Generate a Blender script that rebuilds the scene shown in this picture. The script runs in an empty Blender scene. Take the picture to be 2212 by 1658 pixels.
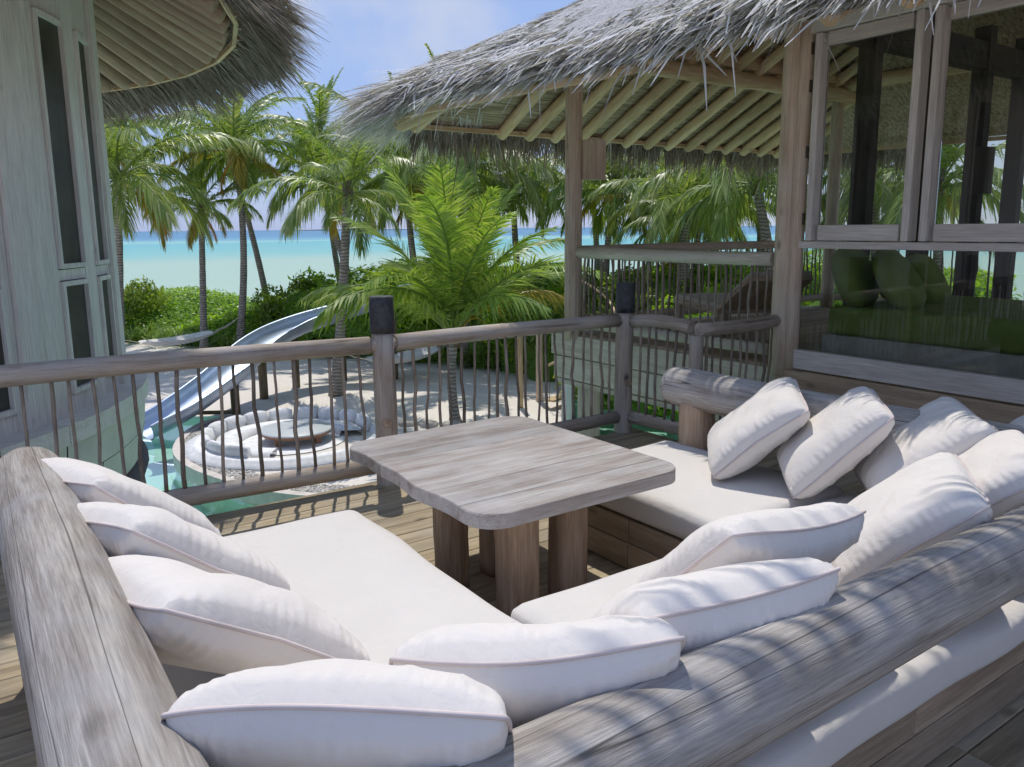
import bpy, math, random
import numpy as np
from mathutils import Vector, Matrix
from mathutils.geometry import delaunay_2d_cdt

R = math.radians
rng = np.random.default_rng(7)
random.seed(7)
sc = bpy.context.scene
col = sc.collection

# ------------------------------------------------------------------ camera
# world X runs along the deck railing, Y from the deck towards the pool; the deck top is z = 0
F, PY, HOR, ROLL, CH, ANG = 1720.0, 798.0, 305.0, 0.0092, 1.73, R(35)
th, al = math.atan(HOR / F), math.atan(ROLL)
def cf(x, y, z):  # camera frame (right, forward, up) to world
    return Vector((x * math.cos(ANG) + y * math.sin(ANG), -x * math.sin(ANG) + y * math.cos(ANG), z))
fwd, rgt, upv = cf(0, math.cos(th), -math.sin(th)), cf(1, 0, 0), cf(0, math.sin(th), math.cos(th))
r_ = rgt * math.cos(al) - upv * math.sin(al)
u_ = rgt * math.sin(al) + upv * math.cos(al)
cam = bpy.data.cameras.new('camera'); camo = bpy.data.objects.new('camera', cam); col.objects.link(camo)
camo.matrix_world = Matrix(((r_.x, u_.x, -fwd.x, 0), (r_.y, u_.y, -fwd.y, 0), (r_.z, u_.z, -fwd.z, CH), (0, 0, 0, 1)))
cam.sensor_width = 36; cam.lens = 36 * F / 2212; cam.shift_y = -31 / 2212
cam.clip_start = 0.05; cam.clip_end = 60000
sc.camera = camo

# ------------------------------------------------------------------ sky and sun
SUN = Vector((0.20, 0.43, 1.0)).normalized()
el, az = math.asin(SUN.z), math.atan2(SUN.x, SUN.y)
w = bpy.data.worlds.new('World'); sc.world = w; w.use_nodes = True
nt = w.node_tree; N, L = nt.nodes, nt.links; N.clear()
sky = N.new('ShaderNodeTexSky'); sky.sky_type = 'NISHITA'; sky.sun_disc = False
sky.sun_elevation = el; sky.sun_rotation = az; sky.air_density = 1.0; sky.dust_density = 0.6; sky.ozone_density = 2.0
tc = N.new('ShaderNodeTexCoord')
mp = N.new('ShaderNodeMapping'); mp.inputs['Scale'].default_value = (1.0, 1.0, 1.9); mp.inputs['Location'].default_value = (2.3, 1.1, 0.7)
nz = N.new('ShaderNodeTexNoise'); nz.inputs['Scale'].default_value = 2.3; nz.inputs['Detail'].default_value = 7; nz.inputs['Roughness'].default_value = 0.52; nz.inputs['Distortion'].default_value = 0.25
rp = N.new('ShaderNodeValToRGB'); rp.color_ramp.elements[0].position = 0.51; rp.color_ramp.elements[1].position = 0.73
rp.color_ramp.elements[0].color = (0, 0, 0, 1); rp.color_ramp.elements[1].color = (0.85, 0.85, 0.85, 1)
mx = N.new('ShaderNodeMixRGB'); mx.inputs['Color2'].default_value = (3.1, 3.25, 3.65, 1)
tint = N.new('ShaderNodeMixRGB'); tint.inputs['Fac'].default_value = 0.85; tint.inputs['Color2'].default_value = (1.36, 1.88, 3.4, 1)
bg = N.new('ShaderNodeBackground'); bg.inputs['Strength'].default_value = 0.15
out = N.new('ShaderNodeOutputWorld')
L.new(tc.outputs['Generated'], mp.inputs['Vector']); L.new(mp.outputs['Vector'], nz.inputs['Vector']); L.new(nz.outputs['Fac'], rp.inputs['Fac'])
L.new(sky.outputs['Color'], tint.inputs['Color1']); L.new(tint.outputs['Color'], mx.inputs['Color1']); L.new(rp.outputs['Color'], mx.inputs['Fac'])
L.new(mx.outputs['Color'], bg.inputs['Color']); L.new(bg.outputs['Background'], out.inputs['Surface'])

sl = bpy.data.lights.new('sun', 'SUN'); sl.energy = 2.2; sl.angle = R(0.55); sl.color = (1.0, 0.95, 0.87)
so = bpy.data.objects.new('sun', sl); col.objects.link(so)
so.rotation_euler = SUN.to_track_quat('Z', 'Y').to_euler(); so.location = (0, 0, 30)

sc.view_settings.view_transform = 'Standard'; sc.view_settings.look = 'None'
sc.view_settings.gamma = 1.0; sc.view_settings.exposure = 0.55; sc.view_settings.use_curve_mapping = False
cy = sc.cycles
cy.max_bounces = 6; cy.transparent_max_bounces = 10; cy.glossy_bounces = 2; cy.diffuse_bounces = 4; cy.transmission_bounces = 5
cy.caustics_reflective = False; cy.caustics_refractive = False
cy.use_denoising = True; cy.use_adaptive_sampling = True; cy.adaptive_threshold = 0.02; cy.adaptive_min_samples = 12
cy.sample_clamp_indirect = 6.0

# ------------------------------------------------------------------ materials
def newmat(name):
    m = bpy.data.materials.new(name); m.use_nodes = True
    nt = m.node_tree; nt.nodes.clear()
    o = nt.nodes.new('ShaderNodeOutputMaterial'); b = nt.nodes.new('ShaderNodeBsdfPrincipled')
    nt.links.new(b.outputs['BSDF'], o.inputs['Surface'])
    return m, nt, b, o
def coords(nt, scale, kind='Object', rand=40.0):
    N, L = nt.nodes, nt.links
    tc = N.new('ShaderNodeTexCoord'); mp = N.new('ShaderNodeMapping'); mp.inputs['Scale'].default_value = scale
    oi = N.new('ShaderNodeObjectInfo'); mu = N.new('ShaderNodeMath'); mu.operation = 'MULTIPLY'; mu.inputs[1].default_value = rand
    L.new(oi.outputs['Random'], mu.inputs[0])
    L.new(tc.outputs[kind], mp.inputs['Vector']); L.new(mu.outputs[0], mp.inputs['Location'])
    return mp.outputs['Vector'], oi
def noise(nt, vec, scale, detail=5, rough=0.55, dist=0.0):
    n = nt.nodes.new('ShaderNodeTexNoise'); n.inputs['Scale'].default_value = scale; n.inputs['Detail'].default_value = detail
    n.inputs['Roughness'].default_value = rough; n.inputs['Distortion'].default_value = dist
    if vec is not None: nt.links.new(vec, n.inputs['Vector'])
    return n
def ramp(nt, src, stops):
    r = nt.nodes.new('ShaderNodeValToRGB'); e = r.color_ramp.elements
    while len(e) < len(stops): e.new(0.5)
    for k, (p, c) in enumerate(stops):
        e[k].position = p; e[k].color = (*c, 1) if len(c) == 3 else c
    nt.links.new(src, r.inputs['Fac']); return r
def mixc(nt, a, b, fac, mode='MIX'):
    m = nt.nodes.new('ShaderNodeMixRGB'); m.blend_type = mode
    for s, v in ((m.inputs['Fac'], fac), (m.inputs['Color1'], a), (m.inputs['Color2'], b)):
        if hasattr(v, 'is_output'): nt.links.new(v, s)
        elif isinstance(v, tuple): s.default_value = (*v, 1)
        else: s.default_value = v
    return m.outputs['Color']
def bump(nt, b, h, strength, dist=0.01):
    n = nt.nodes.new('ShaderNodeBump'); n.inputs['Strength'].default_value = strength; n.inputs['Distance'].default_value = dist
    nt.links.new(h, n.inputs['Height']); nt.links.new(n.outputs['Normal'], b.inputs['Normal'])
def wood(name, dark, mid, light, rough=0.75, grain=(0.9, 9, 9), crack=0.0, knots=0.5, stain=None, bumps=0.35, vary=0.25, fine=0.62):
    m, nt, b, o = newmat(name)
    v, oi = coords(nt, grain)
    n1 = noise(nt, v, 1.6, 6, 0.6, 0.35)
    c = ramp(nt, n1.outputs['Fac'], [(0.28, dark), (0.5, mid), (0.72, light)]).outputs['Color']
    v2, _ = coords(nt, (grain[0] * 3, grain[1] * 9, grain[2] * 9))
    n2 = noise(nt, v2, 1.8, 4, 0.6)
    c = mixc(nt, c, ramp(nt, n2.outputs['Fac'], [(0.3, (fine, fine, fine)), (0.65, (1.06, 1.06, 1.06))]).outputs['Color'], 0.75, 'MULTIPLY')
    v3, _ = coords(nt, (1, 1, 1))
    if stain:
        n3 = noise(nt, v3, 2.2, 5, 0.62)
        c = mixc(nt, c, stain, ramp(nt, n3.outputs['Fac'], [(0.48, (0, 0, 0)), (0.68, (0.6, 0.6, 0.6))]).outputs['Color'])
    if knots:
        vk, _ = coords(nt, (2.2, 4.4, 4.4))
        vo = nt.nodes.new('ShaderNodeTexVoronoi'); vo.inputs['Scale'].default_value = 1.0; nt.links.new(vk, vo.inputs['Vector'])
        kf = ramp(nt, vo.outputs['Distance'], [(0.05, (1, 1, 1)), (0.13, (0, 0, 0))]).outputs['Color']
        km = nt.nodes.new('ShaderNodeMath'); km.operation = 'MULTIPLY'; km.inputs[1].default_value = knots; nt.links.new(kf, km.inputs[0])
        c = mixc(nt, c, tuple(x * 0.35 for x in dark), km.outputs[0])
    h = n2.outputs['Fac']
    if crack:
        vc, _ = coords(nt, (0.07, 6, 6))
        n4 = noise(nt, vc, 1.5, 2, 0.4, 0.05)
        cr = ramp(nt, n4.outputs['Fac'], [(0.496, (0, 0, 0)), (0.500, (1, 1, 1)), (0.503, (1, 1, 1)), (0.507, (0, 0, 0))]).outputs['Color']
        cm = nt.nodes.new('ShaderNodeMath'); cm.operation = 'MULTIPLY'; cm.inputs[1].default_value = crack; nt.links.new(cr, cm.inputs[0])
        c = mixc(nt, c, tuple(x * 0.22 for x in dark), cm.outputs[0])
    hs = nt.nodes.new('ShaderNodeHueSaturation'); vr = nt.nodes.new('ShaderNodeMapRange'); vr.inputs['To Min'].default_value = 1 - vary; vr.inputs['To Max'].default_value = 1 + vary * 0.6
    nt.links.new(oi.outputs['Random'], vr.inputs['Value']); nt.links.new(vr.outputs['Result'], hs.inputs['Value']); nt.links.new(c, hs.inputs['Color'])
    nt.links.new(hs.outputs['Color'], b.inputs['Base Color'])
    b.inputs['Roughness'].default_value = rough; b.inputs['Specular IOR Level'].default_value = 0.25
    bump(nt, b, h, bumps, 0.004)
    return m

M = {}
M['deck'] = wood('deck_wood', (0.26, 0.2, 0.13), (0.42, 0.34, 0.22), (0.55, 0.46, 0.32), stain=(0.36, 0.33, 0.27), knots=0.6, vary=0.28)
M['log'] = wood('sofa_log_wood', (0.235, 0.2, 0.17), (0.415, 0.375, 0.335), (0.57, 0.535, 0.495), stain=(0.44, 0.435, 0.44), crack=0.8, knots=0.5, grain=(1.15, 9, 9), vary=0.08, bumps=0.8, fine=0.5)
M['rail'] = wood('rail_wood', (0.3, 0.235, 0.185), (0.48, 0.4, 0.32), (0.61, 0.53, 0.445), stain=(0.46, 0.44, 0.42), crack=0.6, knots=0.9, vary=0.12)
M['stick'] = wood('stick_wood', (0.2, 0.155, 0.12), (0.34, 0.275, 0.215), (0.47, 0.39, 0.31), grain=(2, 12, 12), knots=0.3, vary=0.35)
M['post'] = wood('pavilion_post_wood', (0.46, 0.335, 0.235), (0.63, 0.49, 0.365), (0.72, 0.59, 0.46), stain=(0.6, 0.54, 0.43), crack=0.5, knots=0.6, vary=0.12)
M['table'] = wood('table_wood', (0.23, 0.185, 0.155), (0.37, 0.33, 0.3), (0.51, 0.485, 0.46), stain=(0.46, 0.45, 0.45), crack=0.35, knots=0.25, grain=(1.0, 8, 8), vary=0.2)
M['tleg'] = wood('table_leg_wood', (0.32, 0.205, 0.13), (0.48, 0.345, 0.24), (0.59, 0.465, 0.355), grain=(1.2, 9, 9), crack=0.3, knots=0.7)
M['rafter'] = wood('rafter_wood', (0.52, 0.35, 0.19), (0.71, 0.52, 0.31), (0.79, 0.63, 0.43), knots=0.5, vary=0.2)
M['hutrafter'] = wood('hut_rafter_wood', (0.36, 0.24, 0.17), (0.51, 0.365, 0.265), (0.6, 0.45, 0.34), knots=0.3, vary=0.15)
M['fascia'] = wood('fascia_wood', (0.52, 0.46, 0.36), (0.69, 0.63, 0.5), (0.77, 0.72, 0.6), stain=(0.66, 0.64, 0.55), knots=0.4, vary=0.2)
M['step'] = wood('step_wood', (0.3, 0.22, 0.15), (0.45, 0.34, 0.235), (0.55, 0.44, 0.32), knots=0.5)
M['white'] = wood('whitewashed_wood', (0.72, 0.665, 0.6), (0.84, 0.79, 0.73), (0.88, 0.84, 0.79), stain=(0.79, 0.72, 0.65), knots=0.25, vary=0.08, grain=(0.7, 6, 6), bumps=0.2)
M['frame'] = wood('window_frame_wood', (0.58, 0.52, 0.46), (0.68, 0.62, 0.56), (0.74, 0.69, 0.63), knots=0.15, vary=0.06, bumps=0.2)
M['darkshadewood'] = wood('dark_and_shaded_wood', (0.06, 0.052, 0.045), (0.095, 0.082, 0.07), (0.13, 0.115, 0.1), knots=0.2)  # on the room columns and beams this dark tone stands for shade
M['supp'] = wood('slide_post_wood', (0.10, 0.08, 0.05), (0.19, 0.155, 0.095), (0.28, 0.24, 0.16), knots=0.3)

def plain(name, c, rough=0.8, metal=0.0, nsc=6.0, namt=0.15, bmp=0.1, bd=0.01, sheen=0.0, spec=0.3, kind='Object'):
    m, nt, b, o = newmat(name)
    v, oi = coords(nt, (1, 1, 1), kind)
    n = noise(nt, v, nsc, 6, 0.6)
    cc = ramp(nt, n.outputs['Fac'], [(0.3, tuple(x * (1 - namt) for x in c)), (0.7, tuple(min(1, x * (1 + namt)) for x in c))]).outputs['Color']
    nt.links.new(cc, b.inputs['Base Color']); b.inputs['Roughness'].default_value = rough; b.inputs['Metallic'].default_value = metal
    b.inputs['Specular IOR Level'].default_value = spec
    if sheen: b.inputs['Sheen Weight'].default_value = sheen
    if bmp: bump(nt, b, n.outputs['Fac'], bmp, bd)
    return m
def fabric(name, c):
    m, nt, b, o = newmat(name)
    v, oi = coords(nt, (1, 1, 1))
    n = noise(nt, v, 3.0, 5, 0.6)
    cc = ramp(nt, n.outputs['Fac'], [(0.3, tuple(x * 0.95 for x in c)), (0.7, c)]).outputs['Color']
    nt.links.new(cc, b.inputs['Base Color']); b.inputs['Roughness'].default_value = 0.9; b.inputs['Specular IOR Level'].default_value = 0.15
    b.inputs['Sheen Weight'].default_value = 0.15
    n2 = noise(nt, v, 14.0, 4, 0.55, 0.6); bump(nt, b, n2.outputs['Fac'], 0.35, 0.014)
    return m
M['fabric'] = fabric('cream_fabric', (0.755, 0.705, 0.655))
M['mattress'] = fabric('mattress_fabric', (0.685, 0.65, 0.61))
M['piping'] = plain('pink_piping', (0.62, 0.54, 0.52), 0.8, bmp=0)
M['green'] = plain('green_fabric', (0.25, 0.33, 0.075), 0.9, bmp=0.05)
M['cap'] = plain('post_cap', (0.055, 0.055, 0.06), 0.6, nsc=25, namt=0.4, bmp=0.3)
M['steel'] = plain('slide_steel', (0.47, 0.55, 0.67), 0.48, metal=1.0, nsc=3, namt=0.06, bmp=0.02)
M['concrete'] = plain('pale_concrete', (0.62, 0.57, 0.52), 0.85, bmp=0.15)
M['plaster'] = plain('white_plaster', (0.78, 0.775, 0.77), 0.85, bmp=0.1)
M['pitglass'] = plain('frosted_table_top', (0.55, 0.58, 0.58), 0.35, nsc=2, namt=0.04, bmp=0)
M['rust'] = plain('pit_table_wood', (0.26, 0.14, 0.09), 0.75)
M['stone'] = plain('stepping_stone', (0.50, 0.46, 0.40), 0.9, bmp=0.3)
M['poolfloor'] = plain('pool_floor', (0.58, 0.86, 0.73), 0.8, nsc=2.5, namt=0.06, bmp=0)
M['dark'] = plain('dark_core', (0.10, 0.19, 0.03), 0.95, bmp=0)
M['hutvoid'] = plain('hut_void_shade', (0.05, 0.05, 0.05), 0.9, bmp=0.5, bd=0.05)  # near-black, shade of the void under the hut put into the colour
M['ringlog'] = plain('grey_ring', (0.13, 0.115, 0.12), 0.9, bmp=0.4, bd=0.03)
M['hammock'] = plain('hammock_net', (0.86, 0.85, 0.82), 0.9, bmp=0.2)
M['rope'] = plain('rope', (0.55, 0.50, 0.42), 0.9, bmp=0)
M['orange'] = plain('coconut_orange', (0.60, 0.25, 0.03), 0.6, bmp=0.1)
M['lounge'] = plain('lounger_cloth', (0.55, 0.50, 0.45), 0.9)
M['panelgreen'] = plain('pale_green_panel', (0.66, 0.645, 0.57), 0.85, nsc=2, namt=0.12, bmp=0.05)
M['hinge'] = plain('hinge_metal', (0.10, 0.08, 0.065), 0.5, metal=0.8, bmp=0)

def sandmat():
    m, nt, b, o = newmat('sand')
    v, oi = coords(nt, (1, 1, 1), 'Object', 0)
    n = noise(nt, v, 0.45, 8, 0.6); n2 = noise(nt, v, 9.0, 6, 0.7)
    c = ramp(nt, n.outputs['Fac'], [(0.3, (0.72, 0.665, 0.595)), (0.7, (0.80, 0.75, 0.685))]).outputs['Color']
    c = mixc(nt, c, ramp(nt, n2.outputs['Fac'], [(0.35, (0.86, 0.86, 0.86)), (0.6, (1, 1, 1))]).outputs['Color'], 0.7, 'MULTIPLY')
    nt.links.new(c, b.inputs['Base Color']); b.inputs['Roughness'].default_value = 0.95; b.inputs['Specular IOR Level'].default_value = 0.1
    bump(nt, b, n2.outputs['Fac'], 0.6, 0.04)
    return m
M['sand'] = sandmat()
def seamat():
    m, nt, b, o = newmat('sea_water')
    N, L = nt.nodes, nt.links
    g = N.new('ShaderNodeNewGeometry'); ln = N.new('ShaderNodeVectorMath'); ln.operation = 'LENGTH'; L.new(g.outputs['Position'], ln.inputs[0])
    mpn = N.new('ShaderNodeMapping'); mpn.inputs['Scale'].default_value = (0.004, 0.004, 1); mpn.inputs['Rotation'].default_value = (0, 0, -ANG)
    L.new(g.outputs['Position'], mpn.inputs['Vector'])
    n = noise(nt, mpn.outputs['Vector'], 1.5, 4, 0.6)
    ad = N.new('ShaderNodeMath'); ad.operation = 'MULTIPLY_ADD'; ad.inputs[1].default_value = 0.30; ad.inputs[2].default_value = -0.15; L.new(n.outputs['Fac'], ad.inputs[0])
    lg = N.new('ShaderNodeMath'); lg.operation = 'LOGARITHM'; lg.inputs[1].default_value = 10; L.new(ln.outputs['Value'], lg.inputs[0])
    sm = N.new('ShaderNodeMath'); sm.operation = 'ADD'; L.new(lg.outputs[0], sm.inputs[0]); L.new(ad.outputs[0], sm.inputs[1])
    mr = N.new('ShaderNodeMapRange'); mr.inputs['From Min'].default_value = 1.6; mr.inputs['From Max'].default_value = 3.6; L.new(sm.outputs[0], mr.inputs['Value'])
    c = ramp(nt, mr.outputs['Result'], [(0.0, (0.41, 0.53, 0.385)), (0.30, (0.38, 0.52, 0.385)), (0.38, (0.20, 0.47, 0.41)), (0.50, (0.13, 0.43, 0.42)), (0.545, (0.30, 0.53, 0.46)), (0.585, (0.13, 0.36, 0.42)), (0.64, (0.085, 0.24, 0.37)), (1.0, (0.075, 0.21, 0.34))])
    L.new(c.outputs['Color'], b.inputs['Base Color']); b.inputs['Roughness'].default_value = 0.35; b.inputs['Specular IOR Level'].default_value = 0.12
    v, _ = coords(nt, (1, 1, 1), 'Object', 0); n3 = noise(nt, v, 1.2, 5, 0.6); bump(nt, b, n3.outputs['Fac'], 0.3, 0.2)
    return m
M['sea'] = seamat()
def watermat():
    m, nt, b, o = newmat('pool_water'); N, L = nt.nodes, nt.links; N.remove(b)
    tr = N.new('ShaderNodeBsdfTransparent'); tr.inputs['Color'].default_value = (0.88, 0.98, 0.96, 1)
    gl = N.new('ShaderNodeBsdfGlossy'); gl.inputs['Roughness'].default_value = 0.03
    fr = N.new('ShaderNodeFresnel'); fr.inputs['IOR'].default_value = 1.22
    mu = N.new('ShaderNodeMath'); mu.operation = 'MULTIPLY'; mu.inputs[1].default_value = 0.45; L.new(fr.outputs['Fac'], mu.inputs[0])
    ms = N.new('ShaderNodeMixShader'); L.new(mu.outputs[0], ms.inputs['Fac']); L.new(tr.outputs[0], ms.inputs[1]); L.new(gl.outputs[0], ms.inputs[2]); L.new(ms.outputs[0], o.inputs['Surface'])
    v, _ = coords(nt, (1, 1, 1), 'Object', 0); n = noise(nt, v, 2.6, 3, 0.5, 0.5)
    bp = N.new('ShaderNodeBump'); bp.inputs['Strength'].default_value = 0.06; bp.inputs['Distance'].default_value = 0.02; L.new(n.outputs['Fac'], bp.inputs['Height'])
    L.new(bp.outputs['Normal'], gl.inputs['Normal']); L.new(bp.outputs['Normal'], fr.inputs['Normal'])
    return m
M['water'] = watermat()
def glassmat():
    m, nt, b, o = newmat('window_glass'); N, L = nt.nodes, nt.links; N.remove(b)
    tr = N.new('ShaderNodeBsdfTransparent'); tr.inputs['Color'].default_value = (0.86, 0.89, 0.87, 1)
    gl = N.new('ShaderNodeBsdfGlossy'); gl.inputs['Roughness'].default_value = 0.0
    fr = N.new('ShaderNodeFresnel'); fr.inputs['IOR'].default_value = 1.55
    mu = N.new('ShaderNodeMath'); mu.operation = 'MULTIPLY'; mu.inputs[1].default_value = 0.85; mu.use_clamp = True; L.new(fr.outputs['Fac'], mu.inputs[0])
    ms = N.new('ShaderNodeMixShader'); L.new(mu.outputs[0], ms.inputs['Fac']); L.new(tr.outputs[0], ms.inputs[1]); L.new(gl.outputs[0], ms.inputs[2]); L.new(ms.outputs[0], o.inputs['Surface'])
    return m
M['glass'] = glassmat()
def leafmat(name, stops, trans=0.35, rough=0.36, spec=0.5):
    m, nt, b, o = newmat(name); N, L = nt.nodes, nt.links
    g = N.new('ShaderNodeNewGeometry'); oi = N.new('ShaderNodeObjectInfo')
    ad = N.new('ShaderNodeMath'); ad.operation = 'MULTIPLY_ADD'; ad.inputs[1].default_value = 0.7; L.new(g.outputs['Random Per Island'], ad.inputs[0])
    m2 = N.new('ShaderNodeMath'); m2.operation = 'MULTIPLY'; m2.inputs[1].default_value = 0.3; L.new(oi.outputs['Random'], m2.inputs[0]); L.new(m2.outputs[0], ad.inputs[2])
    c = ramp(nt, ad.outputs[0], stops).outputs['Color']
    L.new(c, b.inputs['Base Color']); b.inputs['Roughness'].default_value = rough; b.inputs['Specular IOR Level'].default_value = spec
    if trans:
        t = N.new('ShaderNodeBsdfTranslucent'); tcol = mixc(nt, c, (1.0, 1.0, 0.35), 1.0, 'MULTIPLY'); L.new(tcol, t.inputs['Color'])
        ms = N.new('ShaderNodeMixShader'); ms.inputs['Fac'].default_value = trans; L.new(b.outputs[0], ms.inputs[1]); L.new(t.outputs[0], ms.inputs[2]); L.new(ms.outputs[0], o.inputs['Surface'])
    return m
M['frond'] = leafmat('palm_leaf', [(0.0, (0.15, 0.24, 0.055)), (0.4, (0.26, 0.375, 0.10)), (0.75, (0.40, 0.49, 0.175)), (1.0, (0.62, 0.60, 0.32))], 0.5)
M['frondlight'] = leafmat('young_palm_leaf', [(0.0, (0.18, 0.30, 0.05)), (0.5, (0.29, 0.43, 0.09)), (1.0, (0.50, 0.57, 0.20))], 0.52)
M['frondyellow'] = leafmat('yellowing_palm_leaf', [(0.0, (0.26, 0.25, 0.04)), (0.5, (0.44, 0.37, 0.06)), (1.0, (0.58, 0.40, 0.06))], 0.4)
M['fronddry'] = leafmat('dry_palm_leaf', [(0.0, (0.45, 0.22, 0.03)), (0.5, (0.68, 0.36, 0.04)), (1.0, (0.74, 0.50, 0.16))], 0.4)
M['hedge'] = leafmat('hedge_leaf', [(0.0, (0.17, 0.32, 0.03)), (0.45, (0.30, 0.50, 0.05)), (0.8, (0.42, 0.60, 0.085)), (1.0, (0.55, 0.66, 0.15))], 0.68)
M['bushdark'] = leafmat('dark_shrub_leaf', [(0.0, (0.12, 0.20, 0.03)), (0.5, (0.22, 0.33, 0.055)), (1.0, (0.37, 0.44, 0.12))], 0.58)
M['grass'] = leafmat('strap_leaf', [(0.0, (0.10, 0.20, 0.03)), (0.6, (0.20, 0.32, 0.06)), (1.0, (0.36, 0.44, 0.13))], 0.4)
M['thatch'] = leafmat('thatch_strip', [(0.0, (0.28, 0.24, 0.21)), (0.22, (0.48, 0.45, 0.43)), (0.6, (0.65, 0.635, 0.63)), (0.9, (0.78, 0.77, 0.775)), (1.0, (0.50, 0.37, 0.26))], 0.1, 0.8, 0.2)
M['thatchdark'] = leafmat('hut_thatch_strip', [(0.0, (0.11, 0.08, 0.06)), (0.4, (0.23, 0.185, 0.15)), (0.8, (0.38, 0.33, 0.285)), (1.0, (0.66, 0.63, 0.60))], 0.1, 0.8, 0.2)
M['pebble'] = leafmat('pebble_stone', [(0.0, (0.12, 0.12, 0.12)), (0.3, (0.34, 0.32, 0.30)), (1.0, (0.68, 0.66, 0.63))], 0.0, 0.7, 0.3)
def thatchsurf(name, a, b_, c_, scale):
    m, nt, b, o = newmat(name)
    v, oi = coords(nt, scale, 'Object', 0)
    n = noise(nt, v, 1.0, 6, 0.7, 0.5)
    c = ramp(nt, n.outputs['Fac'], [(0.3, a), (0.5, b_), (0.7, c_)]).outputs['Color']
    nt.links.new(c, b.inputs['Base Color']); b.inputs['Roughness'].default_value = 0.9; b.inputs['Specular IOR Level'].default_value = 0.1
    bump(nt, b, n.outputs['Fac'], 1.0, 0.03)
    return m
M['thatchtop'] = thatchsurf('thatch_surface', (0.36, 0.34, 0.335), (0.56, 0.55, 0.55), (0.74, 0.73, 0.735), (14, 40, 14))
M['thatchunder'] = thatchsurf('woven_thatch_underside', (0.13, 0.09, 0.055), (0.42, 0.32, 0.22), (0.72, 0.58, 0.43), (2.0, 30, 30))
M['hutunder'] = thatchsurf('hut_thatch_underside', (0.10, 0.085, 0.06), (0.42, 0.39, 0.31), (0.76, 0.72, 0.62), (34, 34, 8))
def screenmat():
    m, nt, b, o = newmat('dark_screen'); N, L = nt.nodes, nt.links
    tc = N.new('ShaderNodeTexCoord'); wv = N.new('ShaderNodeTexWave'); wv.bands_direction = 'Z'; wv.inputs['Scale'].default_value = 9; wv.inputs['Distortion'].default_value = 0.6
    L.new(tc.outputs['Object'], wv.inputs['Vector'])
    n = noise(nt, tc.outputs['Object'], 2.5, 4, 0.5)
    c = ramp(nt, wv.outputs['Fac'], [(0.0, (0.012, 0.011, 0.010)), (0.6, (0.055, 0.050, 0.043)), (1.0, (0.085, 0.078, 0.065))]).outputs['Color']
    c = mixc(nt, c, ramp(nt, n.outputs['Fac'], [(0.3, (0.5, 0.5, 0.5)), (0.7, (1.2, 1.2, 1.2))]).outputs['Color'], 0.8, 'MULTIPLY')
    L.new(c, b.inputs['Base Color']); b.inputs['Roughness'].default_value = 0.5
    return m
M['screen'] = screenmat()
def barkmat():
    m, nt, b, o = newmat('palm_bark'); N, L = nt.nodes, nt.links
    v, oi = coords(nt, (1, 1, 1))
    wv = N.new('ShaderNodeTexWave'); wv.bands_direction = 'Z'; wv.inputs['Scale'].default_value = 3.4; wv.inputs['Distortion'].default_value = 5.0; wv.inputs['Detail'].default_value = 3; L.new(v, wv.inputs['Vector'])
    n = noise(nt, v, 5.0, 5, 0.6)
    c = ramp(nt, wv.outputs['Fac'], [(0.0, (0.22, 0.19, 0.16)), (0.35, (0.35, 0.315, 0.275)), (1.0, (0.46, 0.42, 0.375))]).outputs['Color']
    c = mixc(nt, c, ramp(nt, n.outputs['Fac'], [(0.3, (0.65, 0.65, 0.65)), (0.7, (1.1, 1.1, 1.1))]).outputs['Color'], 0.9, 'MULTIPLY')
    L.new(c, b.inputs['Base Color']); b.inputs['Roughness'].default_value = 0.9; b.inputs['Specular IOR Level'].default_value = 0.1
    bump(nt, b, wv.outputs['Fac'], 0.7, 0.03)
    return m
M['bark'] = barkmat()

# ------------------------------------------------------------------ helpers
WM = {}
def tag(o, label=None, cat=None, group=None, kind=None):
    if label: o['label'] = label
    if cat: o['category'] = cat
    if group: o['group'] = group
    if kind: o['kind'] = kind
    return o
def link(o, parent=None, mat4=None):
    mat4 = mat4 or Matrix()
    col.objects.link(o)
    WM[o.name] = mat4.copy()
    o.matrix_basis = mat4
    if parent is not None:
        o.parent = parent; o.matrix_parent_inverse = WM[parent.name].inverted()
    return o
def empty(name, loc=(0, 0, 0), parent=None):
    e = bpy.data.objects.new(name, None); e.empty_display_size = 0.2
    return link(e, parent, Matrix.Translation(loc))
def mesh(name, V, Fc, mat, smooth=False):
    me = bpy.data.meshes.new(name)
    V = np.asarray(V, dtype=np.float32)
    if isinstance(Fc, np.ndarray) and Fc.ndim == 2:
        k = Fc.shape[1]; n = len(Fc)
        me.vertices.add(len(V)); me.vertices.foreach_set('co', V.ravel())
        me.loops.add(n * k); me.loops.foreach_set('vertex_index', Fc.astype(np.int32).ravel())
        me.polygons.add(n); me.polygons.foreach_set('loop_start', np.arange(0, n * k, k, dtype=np.int32))
        me.update(calc_edges=True)
    else:
        me.from_pydata([tuple(map(float, v)) for v in V], [], [tuple(f) for f in Fc]); me.update()
    if mat: me.materials.append(mat)
    if smooth: me.polygons.foreach_set('use_smooth', np.ones(len(me.polygons), dtype=bool))
    return me
def obj(name, me, parent=None, mat4=None):
    return link(bpy.data.objects.new(name, me), parent, mat4)
def axis(p0, p1, roll=0.0):
    p0, p1 = Vector(p0), Vector(p1); x = (p1 - p0); ln = x.length; x.normalize()
    up = Vector((0, 0, 1)) if abs(x.z) < 0.98 else Vector((0, 1, 0))
    y = up.cross(x).normalized(); z = x.cross(y)
    m = Matrix(((x.x, y.x, z.x, p0.x), (x.y, y.y, z.y, p0.y), (x.z, y.z, z.z, p0.z), (0, 0, 0, 1)))
    return m @ Matrix.Rotation(roll, 4, 'X'), ln
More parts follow.
